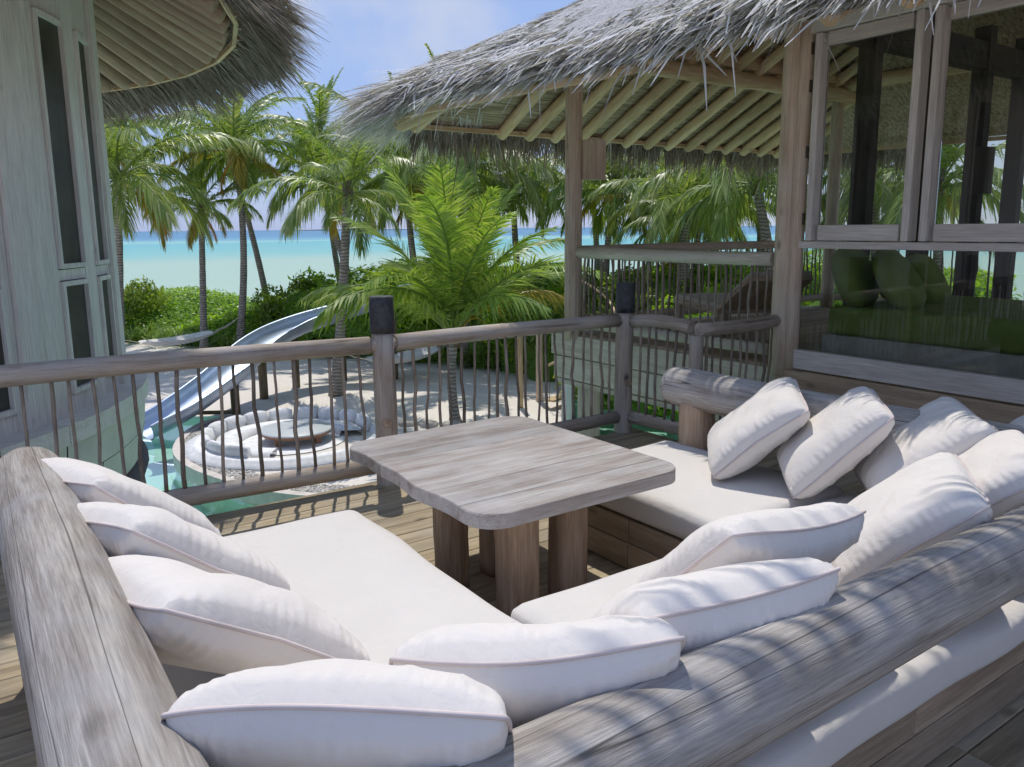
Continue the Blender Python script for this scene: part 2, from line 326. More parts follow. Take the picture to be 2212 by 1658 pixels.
def tube_arrays(pts, rad, seg=10, caps=True, jag=0.0, seed=0):
    pts = [Vector(p) for p in pts]; g = np.random.default_rng(seed); V = []; Fc = []; n = len(pts)
    prev = None; base = g.normal(0, 1, seg)
    for i, p in enumerate(pts):
        t = (pts[min(i + 1, n - 1)] - pts[max(i - 1, 0)]).normalized()
        if prev is None:
            a = Vector((0, 0, 1)) if abs(t.z) < 0.9 else Vector((0, 1, 0))
            nrm = (a - t * a.dot(t)).normalized()
        else: nrm = (prev - t * prev.dot(t)).normalized()
        prev = nrm; bn = t.cross(nrm); r = rad[i] if hasattr(rad, '__len__') else rad
        for k in range(seg):
            an = 2 * math.pi * k / seg; rr = r * (1 + jag * (0.7 * base[k] + 0.5 * g.normal()))
            V.append(p + nrm * math.cos(an) * rr + bn * math.sin(an) * rr)
    for i in range(n - 1):
        for k in range(seg):
            a, b = i * seg + k, i * seg + (k + 1) % seg
            Fc.append((a, b, b + seg, a + seg))
    if caps:
        Fc.append(tuple(range(seg - 1, -1, -1))); Fc.append(tuple((n - 1) * seg + k for k in range(seg)))
    return [tuple(v) for v in V], Fc
def log(name, p0, p1, r0, r1, mat, parent=None, seg=16, bend=0.0, jag=0.015, rings=9, seed=None, round_end=0.0):
    seed = seed if seed is not None else random.randint(0, 99999); g = np.random.default_rng(seed)
    m4, ln = axis(p0, p1); pts = []; rad = []
    by, bz = g.normal(0, bend, 2); ph = g.uniform(0, 6)
    ts = list(np.linspace(0, 1, rings))
    if round_end:
        e = round_end / ln; ts = [0, e * 0.25, e] + [t for t in ts if e * 1.5 < t < 1 - e * 1.5] + [1 - e, 1 - e * 0.25, 1]
    for t in ts:
        s = math.sin(math.pi * t)
        pts.append((t * ln, by * s + bend * 0.3 * math.sin(5 * t + ph), bz * s + bend * 0.3 * math.cos(4 * t + ph)))
        k = 1.0
        if round_end:
            d = min(t, 1 - t) * ln / round_end
            if d < 1: k = 0.80 + 0.20 * math.sqrt(max(0, 1 - (1 - d) ** 2))
        rad.append((r0 + (r1 - r0) * t) * k)
    V, Fc = tube_arrays(pts, rad, seg, True, jag, seed)
    me = mesh(name, V, Fc, mat, True)
    n = len(me.polygons); me.polygons[n - 1].use_smooth = False; me.polygons[n - 2].use_smooth = False
    return obj(name, me, parent, m4)
_box = {}
def boxmesh(name, l, wd, h, mat, bv):
    key = (round(l, 3), round(wd, 3), round(h, 3), mat.name, round(bv, 4))
    if key in _box: return _box[key]
    V = []; Fc = []; y, z = wd / 2, h / 2; b = min(bv, y * 0.8, z * 0.8)
    prof = [(-y + b, -z), (y - b, -z), (y, -z + b), (y, z - b), (y - b, z), (-y + b, z), (-y, z - b), (-y, -z + b)]
    for x, k in ((0, 1), (b, 0), (l - b, 0), (l, 1)):
        for (py, pz) in prof:
            s = b if k else 0
            V.append((x, py - math.copysign(min(s, abs(py)), py), pz - math.copysign(min(s, abs(pz)), pz)) if k else (x, py, pz))
    for i in range(3):
        for k in range(8):
            a, c = i * 8 + k, i * 8 + (k + 1) % 8; Fc.append((a, c, c + 8, a + 8))
    Fc.append(tuple(range(7, -1, -1))); Fc.append(tuple(24 + k for k in range(8)))
    _box[key] = mesh(name, V, Fc, mat); return _box[key]
def board(name, p0, p1, wd, h, mat, parent=None, roll=0.0, bv=0.004):
    m4, ln = axis(p0, p1, roll)
    return obj(name, boxmesh(name, ln, wd, h, mat, bv), parent, m4)
def strips(root, d, length, width, droop, side, rows=3, taper=(1, 0.85, 0.2), curl=None):
    n = len(root); V = np.zeros((n, rows, 2, 3), np.float32)
    for i in range(rows):
        t = i / (rows - 1)
        p = root + d * (length * t)[:, None]; p[:, 2] -= droop * t * t
        if curl is not None: p = p + side * (curl * t * t)[:, None]
        hw = (width * 0.5 * taper[i])[:, None]
        V[:, i, 0] = p - side * hw; V[:, i, 1] = p + side * hw
    b = (np.arange(n) * rows * 2)[:, None]
    Fc = np.concatenate([b + np.array([[2 * i, 2 * i + 1, 2 * i + 3, 2 * i + 2]]) for i in range(rows - 1)], 0)
    return V.reshape(-1, 3), Fc
def unit(a): return a / (np.linalg.norm(a, axis=1)[:, None] + 1e-9)
def merge(parts):
    V = []; Fc = []; o = 0
    for v, f in parts:
        V += [tuple(x) for x in v]; Fc += [tuple(i + o for i in q) for q in f]; o += len(v)
    return V, Fc
def boxv(c, s):
    x, y, z = c; a, b, h = s[0] / 2, s[1] / 2, s[2] / 2
    return ([(x - a, y - b, z - h), (x + a, y - b, z - h), (x + a, y + b, z - h), (x - a, y + b, z - h), (x - a, y - b, z + h), (x + a, y - b, z + h), (x + a, y + b, z + h), (x - a, y + b, z + h)],
            [(0, 3, 2, 1), (4, 5, 6, 7), (0, 1, 5, 4), (1, 2, 6, 5), (2, 3, 7, 6), (3, 0, 4, 7)])
GZ = -3.0

# ------------------------------------------------------------------ ground, pool, sea
pool = [(5.5, 20.7), (4.75, 20.3), (4.1, 19.4), (3.62, 18.2), (3.5, 17.0), (3.72, 15.7), (4.3, 14.1), (5.2, 13.0), (6.6, 12.2), (8.4, 11.9), (10.1, 12.5), (11.25, 13.9), (12.6, 15.7), (13.9, 17.2), (15.5, 15.0), (13.0, 11), (9, 4), (1.5, 4.5), (0.4, 9), (0.4, 15), (0.9, 20), (1.6, 21.7), (4.0, 21.7)]
def dv(X, Y): return X * math.sin(ANG) + Y * math.cos(ANG)
def fromdv(x, y): p = cf(x, y, 0); return (p.x, p.y)
outer = [fromdv(-260, -200), fromdv(260, -200), fromdv(260, 46), fromdv(-260, 46)]
pts = [Vector(p) for p in outer + pool]
edges = [(i, (i + 1) % 4) for i in range(4)] + [(4 + i, 4 + (i + 1) % len(pool)) for i in range(len(pool))]
vv, ee, ff, *_ = delaunay_2d_cdt(pts, edges, [], 0, 1e-4)
def inside(p, poly):
    c = False; n = len(poly)
    for i in range(n):
        a, b = poly[i], poly[(i + 1) % n]
        if (a[1] > p[1]) != (b[1] > p[1]) and p[0] < (b[0] - a[0]) * (p[1] - a[1]) / (b[1] - a[1]) + a[0]: c = not c
    return c
fs = []
for f in ff:
    cx = sum(vv[i].x for i in f) / len(f); cyy = sum(vv[i].y for i in f) / len(f)
    if not inside((cx, cyy), pool): fs.append(tuple(f))
V = [(p.x, p.y, GZ) for p in vv]; n0 = len(V)
b0, b1, b2 = fromdv(-260, 46), fromdv(260, 46), None
V += [(*fromdv(-260, 46), GZ), (*fromdv(260, 46), GZ), (*fromdv(260, 75), -5.6), (*fromdv(-260, 75), -5.6)]
fs.append((n0, n0 + 1, n0 + 2, n0 + 3))
g = obj('ground', mesh('ground', V, fs, M['sand'])); tag(g, 'pale raked sand around the pool and palms', 'sand', kind='structure')
n = len(pool)
V = [(x, y, GZ + 0.001) for x, y in pool] + [(x, y, GZ - 0.75) for x, y in pool]
fs = [(i, (i + 1) % n, n + (i + 1) % n, n + i) for i in range(n)] + [tuple(range(2 * n - 1, n - 1, -1))]
g = obj('pool_basin', mesh('pool_basin', V, fs, M['poolfloor'])); tag(g, 'mint green pool basin below the deck', 'pool', kind='structure')
g = obj('pool_water', mesh('pool_water', [(x, y, GZ - 0.12) for x, y in pool], [tuple(range(n))], M['water'])); tag(g, 'still turquoise pool water', 'water', kind='structure')
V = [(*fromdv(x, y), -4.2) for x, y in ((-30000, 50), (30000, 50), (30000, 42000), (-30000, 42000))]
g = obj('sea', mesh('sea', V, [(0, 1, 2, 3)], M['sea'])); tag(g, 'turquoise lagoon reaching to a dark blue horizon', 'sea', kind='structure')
V = []; fs = []
for i in range(25):
    t = i / 24; x = -1500 + 1400 * t; h = 10 * math.sin(math.pi * t) ** 0.5 * (0.7 + 0.3 * math.sin(9 * t)) + 0.2
    for yy, zz in ((5200, -4.3), (5300, -4.2 + h), (5500, -4.3)): V.append((*fromdv(x, yy), zz))
for i in range(24):
    for k in range(2): a = i * 3 + k; fs.append((a, a + 3, a + 4, a + 1))
g = obj('island', mesh('island', V, fs, plain('far_island', (0.05, 0.09, 0.13), 0.9, nsc=0.01), True)); tag(g, 'low dark island on the sea horizon', 'island', kind='structure')

# kerb ribbon and pebble band along the pit side of the pool
def ribbon(path, off0, off1, z0, z1):
    V = []; n = len(path)
    for i, p in enumerate(path):
        a, b = Vector(path[max(i - 1, 0)]), Vector(path[min(i + 1, n - 1)]); t = (b - a).normalized(); nr = Vector((-t.y, t.x))
        V += [(p[0] + nr.x * off0, p[1] + nr.y * off0, z0), (p[0] + nr.x * off0, p[1] + nr.y * off0, z1), (p[0] + nr.x * off1, p[1] + nr.y * off1, z1), (p[0] + nr.x * off1, p[1] + nr.y * off1, z0)]
    fs = [(4 * i + k, 4 * i + 4 + k, 4 * i + 5 + k, 4 * i + 1 + k) for i in range(n - 1) for k in range(3)]
    return V, fs
def smoothpath(p, k=6):
    o = []; n = len(p)
    for i in range(n - 1):
        p0, p1, p2, p3 = [np.array(p[min(max(j, 0), n - 1)], float) for j in (i - 1, i, i + 1, i + 2)]
        for t in np.linspace(0, 1, k, endpoint=False):
            o.append(tuple(0.5 * ((2 * p1) + (-p0 + p2) * t + (2 * p0 - 5 * p1 + 4 * p2 - p3) * t * t + (-p0 + 3 * p1 - 3 * p2 + p3) * t ** 3)))
    o.append(tuple(map(float, p[-1]))); return o
kp = smoothpath(pool[0:12], 6)
v, f = ribbon(kp, -0.02, 0.16, GZ - 0.3, GZ + 0.03)
g = obj('pool_kerb', mesh('pool_kerb', v, f, M['concrete'])); tag(g, 'pale curved concrete kerb along the pool edge', 'kerb', kind='structure')
# pebbles
kpa = np.array(kp); seg = rng.integers(0, len(kpa) - 1, 5200); tt = rng.random(5200)[:, None]
pp = kpa[seg] * (1 - tt) + kpa[seg + 1] * tt; tg = unit(kpa[seg + 1] - kpa[seg]); nr = np.stack([-tg[:, 1], tg[:, 0]], 1)
pp = pp + nr * (0.18 + 0.5 * rng.random(5200))[:, None]
V = []; Fc = []
ico = np.array([(0, 0, 1), (1, 0, 0), (0, 1, 0), (-1, 0, 0), (0, -1, 0)], np.float32)
sz = rng.uniform(0.016, 0.042, 5200)
PV = ico[None] * sz[:, None, None] * np.array([1.2, 0.9, 0.6])[None, None]; an = rng.random(5200) * 6.28
ca, sa = np.cos(an), np.sin(an); X = PV[:, :, 0] * ca[:, None] - PV[:, :, 1] * sa[:, None]; Y = PV[:, :, 0] * sa[:, None] + PV[:, :, 1] * ca[:, None]
PV = np.stack([X + pp[:, 0:1], Y + pp[:, 1:2], PV[:, :, 2] + GZ + 0.012], 2).reshape(-1, 3)
tri = np.array([(0, 1, 2), (0, 2, 3), (0, 3, 4), (0, 4, 1)]); PF = (np.arange(5200)[:, None, None] * 5 + tri[None]).reshape(-1, 3)
g = obj('pebbles', mesh('pebbles', PV, PF, M['pebble'], True)); tag(g, 'band of loose grey and white pebbles along the pool kerb', 'pebbles', kind='stuff')

# ------------------------------------------------------------------ deck
deck = empty('deck'); tag(deck, 'weathered plank deck of the terrace', 'deck', kind='structure')
bw = 0.142
y = -2.6; k = 0
while y < 4.90:
    xs = [-1.6, 5.62] if y < 4.1 else [-1.6, 4.75]
    cuts = sorted(random.sample([-0.3, 0.8, 1.9, 2.6, 3.3, 4.1], 1))
    xx = [xs[0]] + cuts + [xs[1]]
    for a, b in zip(xx[:-1], xx[1:]):
        board('deck_board', (a + 0.002, y + bw / 2, -0.02 + random.uniform(-0.0015, 0.0015)), (b - 0.002, y + bw / 2, -0.02 + random.uniform(-0.0015, 0.0015)), bw - 0.006, 0.036, M['deck'], deck)
    y += bw
board('edge_beam', (-1.6, 4.93, -0.16), (4.70, 4.93, -0.16), 0.08, 0.22, M['rail'], deck)
board('edge_beam', (4.68, 4.88, -0.16), (4.68, 4.16, -0.16), 0.08, 0.22, M['rail'], deck)
for xx in (-1.2, 1.5, 4.4): board('joist', (xx, -2.5, -0.15), (xx, 4.88, -0.15), 0.08, 0.2, M['rail'], deck)
for xx in (-1.2, 4.4): log('deck_pile', (xx, 4.7, GZ - 0.7), (xx, 4.7, -0.26), 0.12, 0.12, M['rail'], deck)

# ------------------------------------------------------------------ railings
sticks = []
for s in range(14):
    g_ = np.random.default_rng(100 + s); n = 9; pts = []; dx, dy = 0.0, 0.0
    kink = g_.uniform(0.003, 0.016) * g_.choice([-1, 1], 2); pos = g_.uniform(0.25, 0.8)
    for i in range(n):
        t = i / (n - 1)
        bx = kink[0] * math.exp(-((t - pos) / 0.13) ** 2) + 0.0025 * g_.normal() + 0.006 * math.sin(3 * t + s)
        by = kink[1] * 0.5 * math.exp(-((t - pos) / 0.18) ** 2) + 0.0015 * g_.normal()
        pts.append((t, bx, by))
    r = g_.uniform(0.0095, 0.014)
    V, Fc = tube_arrays(pts, [r * (1.05 - 0.15 * i / (n - 1)) for i in range(n)], 7, True, 0.05, s)
    sticks.append(mesh('baluster', V, Fc, M['stick'], True))
def stick(p0, p1, parent):
    m4, ln = axis(p0, p1); m4 = m4 @ Matrix.Diagonal((ln, 1, 1, 1)) @ Matrix.Rotation(random.uniform(0, 6.28), 4, 'X')
    return obj('baluster', random.choice(sticks), parent, m4)
def railing(label, p0, p1, ztop, zbot, rt, rb, n, ends=(0.09, 0.09), mat=None, group='railings', name='railing', base=0.0):
    mat = mat or M['rail']; p0, p1 = Vector((*p0, base)), Vector((*p1, base))
    rt_ = empty(name, p0); tag(rt_, label, 'railing', group)
    d = (p1 - p0); ln = d.length; d.normalize()
    a, b = p0 + d * 0.02, p1 - d * 0.02
    log('top_rail', (a.x, a.y, ztop), (b.x, b.y, ztop), rt, rt * 0.94, mat, rt_, 14, 0.012, 0.02, 9)
    log('bottom_rail', (a.x, a.y, zbot), (b.x, b.y, zbot), rb, rb * 0.95, mat, rt_, 12, 0.008, 0.02, 7)
    for i in range(n):
        t = ends[0] + (ln - ends[0] - ends[1]) * i / max(1, n - 1) + random.uniform(-0.014, 0.014)
        q = p0 + d * t; ox = d * random.uniform(-0.022, 0.022)
        stick((q.x, q.y, zbot + rb * 0.6), (q.x + ox.x, q.y + ox.y, ztop - rt * 0.6), rt_)
    return rt_
RG = 'weathered log railings around the terrace'
railing('long shaded log railing in front of the round hut, left of the capped post', (-1.2, 5.03), (2.26, 4.86), 0.965, 0.135, 0.062, 0.062, 30, group=RG)
railing('sunlit log railing behind the table, between the two black capped posts', (2.40, 4.86), (4.54, 4.92), 0.965, 0.135, 0.058, 0.058, 21, group=RG)
railing('short log railing turning from the corner post behind the sofa end', (4.63, 4.86), (4.66, 4.20), 0.955, 0.13, 0.055, 0.055, 6, group=RG)
rr = railing('short dark log railing joined to the thick pavilion post beside the window', (4.66, 4.16), (5.66, 4.16), 0.945, 0.13, 0.055, 0.055, 9, group=RG)
log('post', (4.66, 4.17, -0.02), (4.66, 4.17, 0.90), 0.055, 0.055, M['rail'], rr)
def capped_post(x, y, label, h=1.29):
    e = empty('railing_post', (x, y, 0)); tag(e, label, 'post', 'black capped railing posts')
    log('shaft', (x, y, -0.2), (x + 0.006, y, h - 0.24), 0.078, 0.074, M['rail'], e, 18, 0.004, 0.015)
    log('cap', (x + 0.005, y, h - 0.245), (x + 0.006, y, h), 0.083, 0.081, M['cap'], e, 20, 0, 0.004, 5)
    log('knot', (x - 0.02, y - 0.072, 0.44), (x - 0.022, y - 0.086, 0.442), 0.034, 0.028, M['tleg'], e, 10, 0, 0.03, 3)
    for zz in (0.965, 0.135): log('rail_tenon', (x - 0.10, y, zz), (x + 0.10, y + 0.004, zz), 0.044, 0.044, M['rail'], e, 10, 0, 0.01, 3)
capped_post(2.33, 4.85, 'railing post with black cap standing left behind the table')
capped_post(4.60, 4.91, 'railing post with black cap at the far corner of the terrace', 1.27)

# ------------------------------------------------------------------ sofa
sofa = empty('log_sofa', (1.9, 2.2, 0)); tag(sofa, 'U shaped sofa frame of thick grey logs on a plank base', 'sofa')
LZ = 0.775
log('back_log', (0.17, 3.62, LZ), (0.15, 0.66, LZ + 0.0), 0.130, 0.120, M['log'], sofa, 40, 0.012, 0.010, 15, 11, 0.05)
log('back_log', (-0.05, 1.035, LZ - 0.07), (4.05, 1.045, LZ - 0.075), 0.122, 0.106, M['log'], sofa, 40, 0.010, 0.010, 17, 12, 0.05)
log('back_log', (3.60, 3.42, LZ - 0.01), (3.74, 0.72, LZ - 0.02), 0.118, 0.128, M['log'], sofa, 36, 0.008, 0.010, 15, 13, 0.05)
for p in ((0.17, 3.38), (0.15, 2.0), (3.62, 3.22), (3.68, 1.9), (3.7, 0.97), (0.14, 0.85)):
    log('support_post', (p[0], p[1], 0.0), (p[0], p[1], LZ - 0.06), 0.112, 0.105, M['tleg'], sofa, 18, 0.004, 0.02)
def base_panel(p0, p1, rows=((0.08, 0.14), (0.215, 0.125))):
    p0, p1 = Vector((*p0, 0)), Vector((*p1, 0)); ln = (p1 - p0).length
    for zz, hh in rows:
        c = random.uniform(0.35, 0.65); m_ = p0.lerp(p1, c)
        for a, b in ((p0, m_), (m_, p1)):
            d = (b - a).normalized() * 0.002
            board('base_board', (a.x + d.x, a.y + d.y, zz), (b.x - d.x, b.y - d.y, zz), 0.03, hh - 0.004, M['step'], sofa)
base_panel((1.42, 3.34), (1.42, 2.12)); base_panel((1.44, 2.10), (2.66, 2.10)); base_panel((2.68, 2.12), (2.68, 3.34))
base_panel((0.36, 3.36), (1.42, 3.36)); base_panel((2.68, 3.36), (3.52, 3.36)); base_panel((0.36, 1.14), (3.52, 1.14))
base_panel((0.34, 1.16), (0.34, 3.34)); base_panel((3.54, 1.16), (3.54, 3.34))
for a, b in (((0.36, 1.16), (1.40, 3.33)), ((1.44, 1.16), (2.66, 2.08)), ((2.70, 1.16), (3.52, 3.33))):
    yy = a[1]
    while yy < b[1] - 0.05:
        board('slat', (a[0], yy + 0.07, 0.275), (b[0], yy + 0.07, 0.275), 0.12, 0.02, M['step'], sofa); yy += 0.145

def softbox(name, x0, x1, y0, y1, z0, z1, rad, mat, seed, puff=0.012):
    nx, ny, nzz = 34, 34, 8
    g_ = np.random.default_rng(seed)
    ph = g_.uniform(0, 6, 8)
    V = []; idx = {}; Fc = []
    def P(i, j, k):
        key = (i, j, k)
        if key in idx: return idx[key]
        p = np.array([x0 + (x1 - x0) * i / nx, y0 + (y1 - y0) * j / ny, z0 + (z1 - z0) * k / nzz])
        lo = np.array([x0 + rad, y0 + rad, z0 + rad]); hi = np.array([x1 - rad, y1 - rad, z1 - rad])
        c = np.minimum(np.maximum(p, lo), hi); d = p - c; n_ = np.linalg.norm(d)
        if n_ > 1e-6: p = c + d / n_ * rad
        u, v = (p[0] - x0), (p[1] - y0)
        wv = math.sin(2.1 * u + ph[0]) * math.sin(2.4 * v + ph[1]) + 0.6 * math.sin(4.3 * u + 3.1 * v + ph[2]) + 0.4 * math.sin(7 * v - 3 * u + ph[3]) + 0.25 * math.sin(13 * u + ph[4]) * math.sin(11 * v + ph[5])
        if k > nzz / 2: p = p + np.array([0, 0, puff * 0.5 * wv])
        sd = math.sin(5 * (u + v) + ph[6]) * 0.006 + math.sin(11 * (u - v) + ph[7]) * 0.003
        if i in (0, nx): p[0] += sd * (1 if i else -1)
        if j in (0, ny): p[1] += sd * (1 if j else -1)
        idx[key] = len(V); V.append(p); return idx[key]
    for i in range(nx):
        for j in range(ny):
            Fc.append((P(i, j, nzz), P(i + 1, j, nzz), P(i + 1, j + 1, nzz), P(i, j + 1, nzz))); Fc.append((P(i, j, 0), P(i, j + 1, 0), P(i + 1, j + 1, 0), P(i + 1, j, 0)))
    for k in range(nzz):
        for i in range(nx):
            Fc.append((P(i, 0, k), P(i + 1, 0, k), P(i + 1, 0, k + 1), P(i, 0, k + 1))); Fc.append((P(i, ny, k), P(i, ny, k + 1), P(i + 1, ny, k + 1), P(i + 1, ny, k)))
        for j in range(ny):
            Fc.append((P(0, j, k), P(0, j, k + 1), P(0, j + 1, k + 1), P(0, j + 1, k))); Fc.append((P(nx, j, k), P(nx, j + 1, k), P(nx, j + 1, k + 1), P(nx, j, k + 1)))
    return mesh(name, V, Fc, mat, True)
for nm, a, lab, sd in (('L', (0.26, 1.462, 1.09, 3.40), 'long cream seat mattress along the left log', 1), ('N', (1.47, 3.56, 1.07, 2.145), 'cream seat mattress along the near log in the foreground', 2), ('Rr', (2.64, 3.56, 2.165, 3.40), 'cream seat mattress on the right beyond the table', 3)):
    o = obj('seat_mattress', softbox('seat_mattress', a[0], a[1], a[2], a[3], 0.287, 0.437, 0.05, M['mattress'], sd, 0.016)); tag(o, lab, 'mattress', 'seat mattresses of the sofa')

# cushions
def cushion_mesh(seed, size=0.62, T=0.117):
    g_ = np.random.default_rng(seed); n = 76; h = size / 2
    ph = g_.uniform(0, 6.28, 24)
    u = np.linspace(-1, 1, n + 1); U, Vv = np.meshgrid(u, u, indexing='ij')
    inset = 0.045
    X = h * U * (1 - inset * (1 - Vv ** 2)); Y = h * Vv * (1 - inset * (1 - U ** 2))
    cpull = 1 - 0.055 * (U ** 2 * Vv ** 2) ** 2; X = X * cpull; Y = Y * cpull
    e = np.clip((1 - np.abs(U) ** 3.4), 0, 1) ** 0.38 * np.clip((1 - np.abs(Vv) ** 3.4), 0, 1) ** 0.38 * (1 - 0.10 * (U ** 2 + Vv ** 2) / 2)
    ed = np.minimum(1 - np.abs(U), 1 - np.abs(Vv))
    rid = lambda q: 1 - 1.9 * np.abs(np.sin(q * 0.5)) ** 0.6
    def wr(sg):
        s = 0 if sg > 0 else 12
        w1 = rid(U * 19 + ph[s] + 2.2 * np.sin(Vv * 2 + ph[s + 1])) * np.exp(-((1 - np.abs(Vv)) / (0.26 + 0.16 * np.sin(U * 3 + ph[s + 5]))) ** 2)
        w2 = rid(Vv * 17 + ph[s + 2] + 2.2 * np.sin(U * 2 + ph[s + 3])) * np.exp(-((1 - np.abs(U)) / (0.26 + 0.16 * np.sin(Vv * 3 + ph[s + 4]))) ** 2)
        w4 = np.sin(U * 62 + 3 * np.sin(U * 5 + ph[s + 10]) + ph[s + 8]) * (0.6 + 0.4 * np.sin(U * 9 + ph[s + 7])) * np.exp(-((1 - np.abs(Vv)) / 0.13) ** 2) + np.sin(Vv * 57 + 3 * np.sin(Vv * 4 + ph[s + 11]) + ph[s + 9]) * (0.6 + 0.4 * np.sin(Vv * 8 + ph[s + 6])) * np.exp(-((1 - np.abs(U)) / 0.13) ** 2)
        w5 = rid(7 * (U + 0.8 * Vv) + 2.5 * np.sin(2 * Vv + ph[s + 3]) + ph[s + 1]) * np.exp(-((U * 0.7 - Vv * 0.7 + 0.5 * np.sin(ph[s])) / 0.35) ** 2)
        w3 = np.sin(3.1 * U + 2.2 * Vv + ph[s + 4]) + 0.6 * np.sin(6.0 * U - 4.1 * Vv + ph[s + 5]) + 0.35 * np.sin(9 * Vv + 5 * U + ph[s + 6])
        return (w1 + w2) * 0.0050 * np.clip(ed * 8, 0, 1) + w4 * 0.0052 * np.clip(ed * 16, 0, 1) - w5 * 0.004 * np.clip(ed * 3, 0, 1) + w3 * 0.0058 * np.clip(ed * 2.2, 0, 1)
    sag = 0.010 * np.sin(2 * U + ph[20]) * np.sin(1.7 * Vv + ph[21]) + 0.016 * np.sin(1.5 * U + ph[22]) * np.abs(Vv)
    Zt = T * e * 1.0 + wr(1) + sag; Zb = -T * e * 1.0 - wr(-1) + sag
    Zt[0, :] = Zt[-1, :] = Zt[:, 0] = Zt[:, -1] = 0; Zb[0, :] = Zb[-1, :] = Zb[:, 0] = Zb[:, -1] = 0
    rim = (np.abs(U) > 0.999) | (np.abs(Vv) > 0.999)
    Zt = np.where(rim, sag, Zt); Zb = np.where(rim, sag, Zb)
    V = np.concatenate([np.stack([X, Y, Zt], 2).reshape(-1, 3), np.stack([X, Y, Zb], 2).reshape(-1, 3)]); m = n + 1; q = []
    for i in range(n):
        for j in range(n):
            a = i * m + j; q.append((a, a + m, a + m + 1, a + 1)); a += m * m; q.append((a, a + 1, a + m + 1, a + m))
    me = mesh('cover', V, np.array(q), M['fabric'], True)
    bd = [(i, 0) for i in range(n)] + [(n, j) for j in range(n)] + [(i, n) for i in range(n, 0, -1)] + [(0, j) for j in range(n, 0, -1)]
    loop = [Vector((X[i, j] * 1.006, Y[i, j] * 1.006, sag[i, j])) for i, j in bd] ; loop.append(loop[0])
    v, f = tube_arrays(loop, 0.0052, 6, False)
    return me, mesh('piping', v, f, M['piping'], True)
cms = [cushion_mesh(s) for s in range(5)]
def cushion(c, phi, elev, label, k, size=1.0, roll=0.0, group='cream cushions on the log sofa', name='cushion', mats=None):
    ph, e = R(phi), R(elev)
    n = Vector((math.cos(ph) * math.cos(e), math.sin(ph) * math.cos(e), math.sin(e)))
    v = Vector((-math.cos(ph) * math.sin(e), -math.sin(ph) * math.sin(e), math.cos(e))); u = v.cross(n)
    m4 = Matrix(((u.x, v.x, n.x, c[0]), (u.y, v.y, n.y, c[1]), (u.z, v.z, n.z, c[2]), (0, 0, 0, 1))) @ Matrix.Rotation(R(roll), 4, 'Z') @ Matrix.Scale(size, 4)
    e_ = empty(name, (c[0], c[1], 0.44)); tag(e_, label, 'cushion', group)
    cv = obj('cover', cms[k][0], e_, m4); pi = obj('piping', cms[k][1], e_, m4)
    return e_
cushion((0.43, 3.24, 0.69), 24, 50, 'cream cushion at the far end of the left log, nearest the railing', 0, 1.0, -5)
cushion((0.48, 2.64, 0.69), 24, 52, 'middle cream cushion of the three leaning on the left log', 1, 1.0, -11)
cushion((0.51, 2.08, 0.69), 26, 53, 'plump cream cushion on the left log, nearest of its three', 2, 1.02, -20)
cushion((0.58, 1.37, 0.70), 55, 46, 'large cream cushion in the near left corner, cut by the lower edge', 3, 1.0)
cushion((1.00, 1.36, 0.69), 58, 46, 'cream cushion with a dry twig, between the corner and the near log middle', 4, 1.0)
cushion((1.47, 1.32, 0.69), 80, 47, 'cream cushion leaning on the middle of the near log', 0, 1.0)
cushion((1.92, 1.52, 0.69), 87, 48, 'cream cushion tilted on the near mattress beside the deep gap', 2, 1.0, 4)
cushion((3.38, 2.60, 0.69), 133, 49, 'cream cushion at the far end of the right log beside the stump', 1, 0.96, -4)
cushion((3.43, 2.18, 0.70), 133, 46, 'second cream cushion from the far end of the right log', 3, 0.96, -3)
cushion((3.55, 1.82, 0.70), 132, 48, 'third cream cushion from the far end of the right log', 4, 0.96)
cushion((3.66, 1.44, 0.71), 134, 46, 'cream cushion cut by the right edge of the picture', 0, 0.96)
cushion((3.22, 1.42, 0.70), 120, 50, 'cream cushion lying in the near right corner against the near log', 1, 0.92, 5)
cushion((2.68, 1.42, 0.69), 125, 50, 'cream cushion with a blue shadowed corner beside the tilted cushion', 4, 0.92)
o = obj('twig', mesh('twig', *merge([tube_arrays([(0, 0, 0), (0.02, 0.008, 0.012), (0.06, 0.012, 0.006)], 0.0013, 5), tube_arrays([(0.02, 0.008, 0.012), (0.012, -0.03, 0.004)], 0.001, 5), tube_arrays([(0.03, 0.01, 0.01), (0.05, -0.01, 0.004)], 0.001, 5)]), M['darkshadewood']), None, Matrix.Translation((1.17, 1.33, 0.79))); tag(o, 'thin dry twig lying on a cream cushion', 'twig')

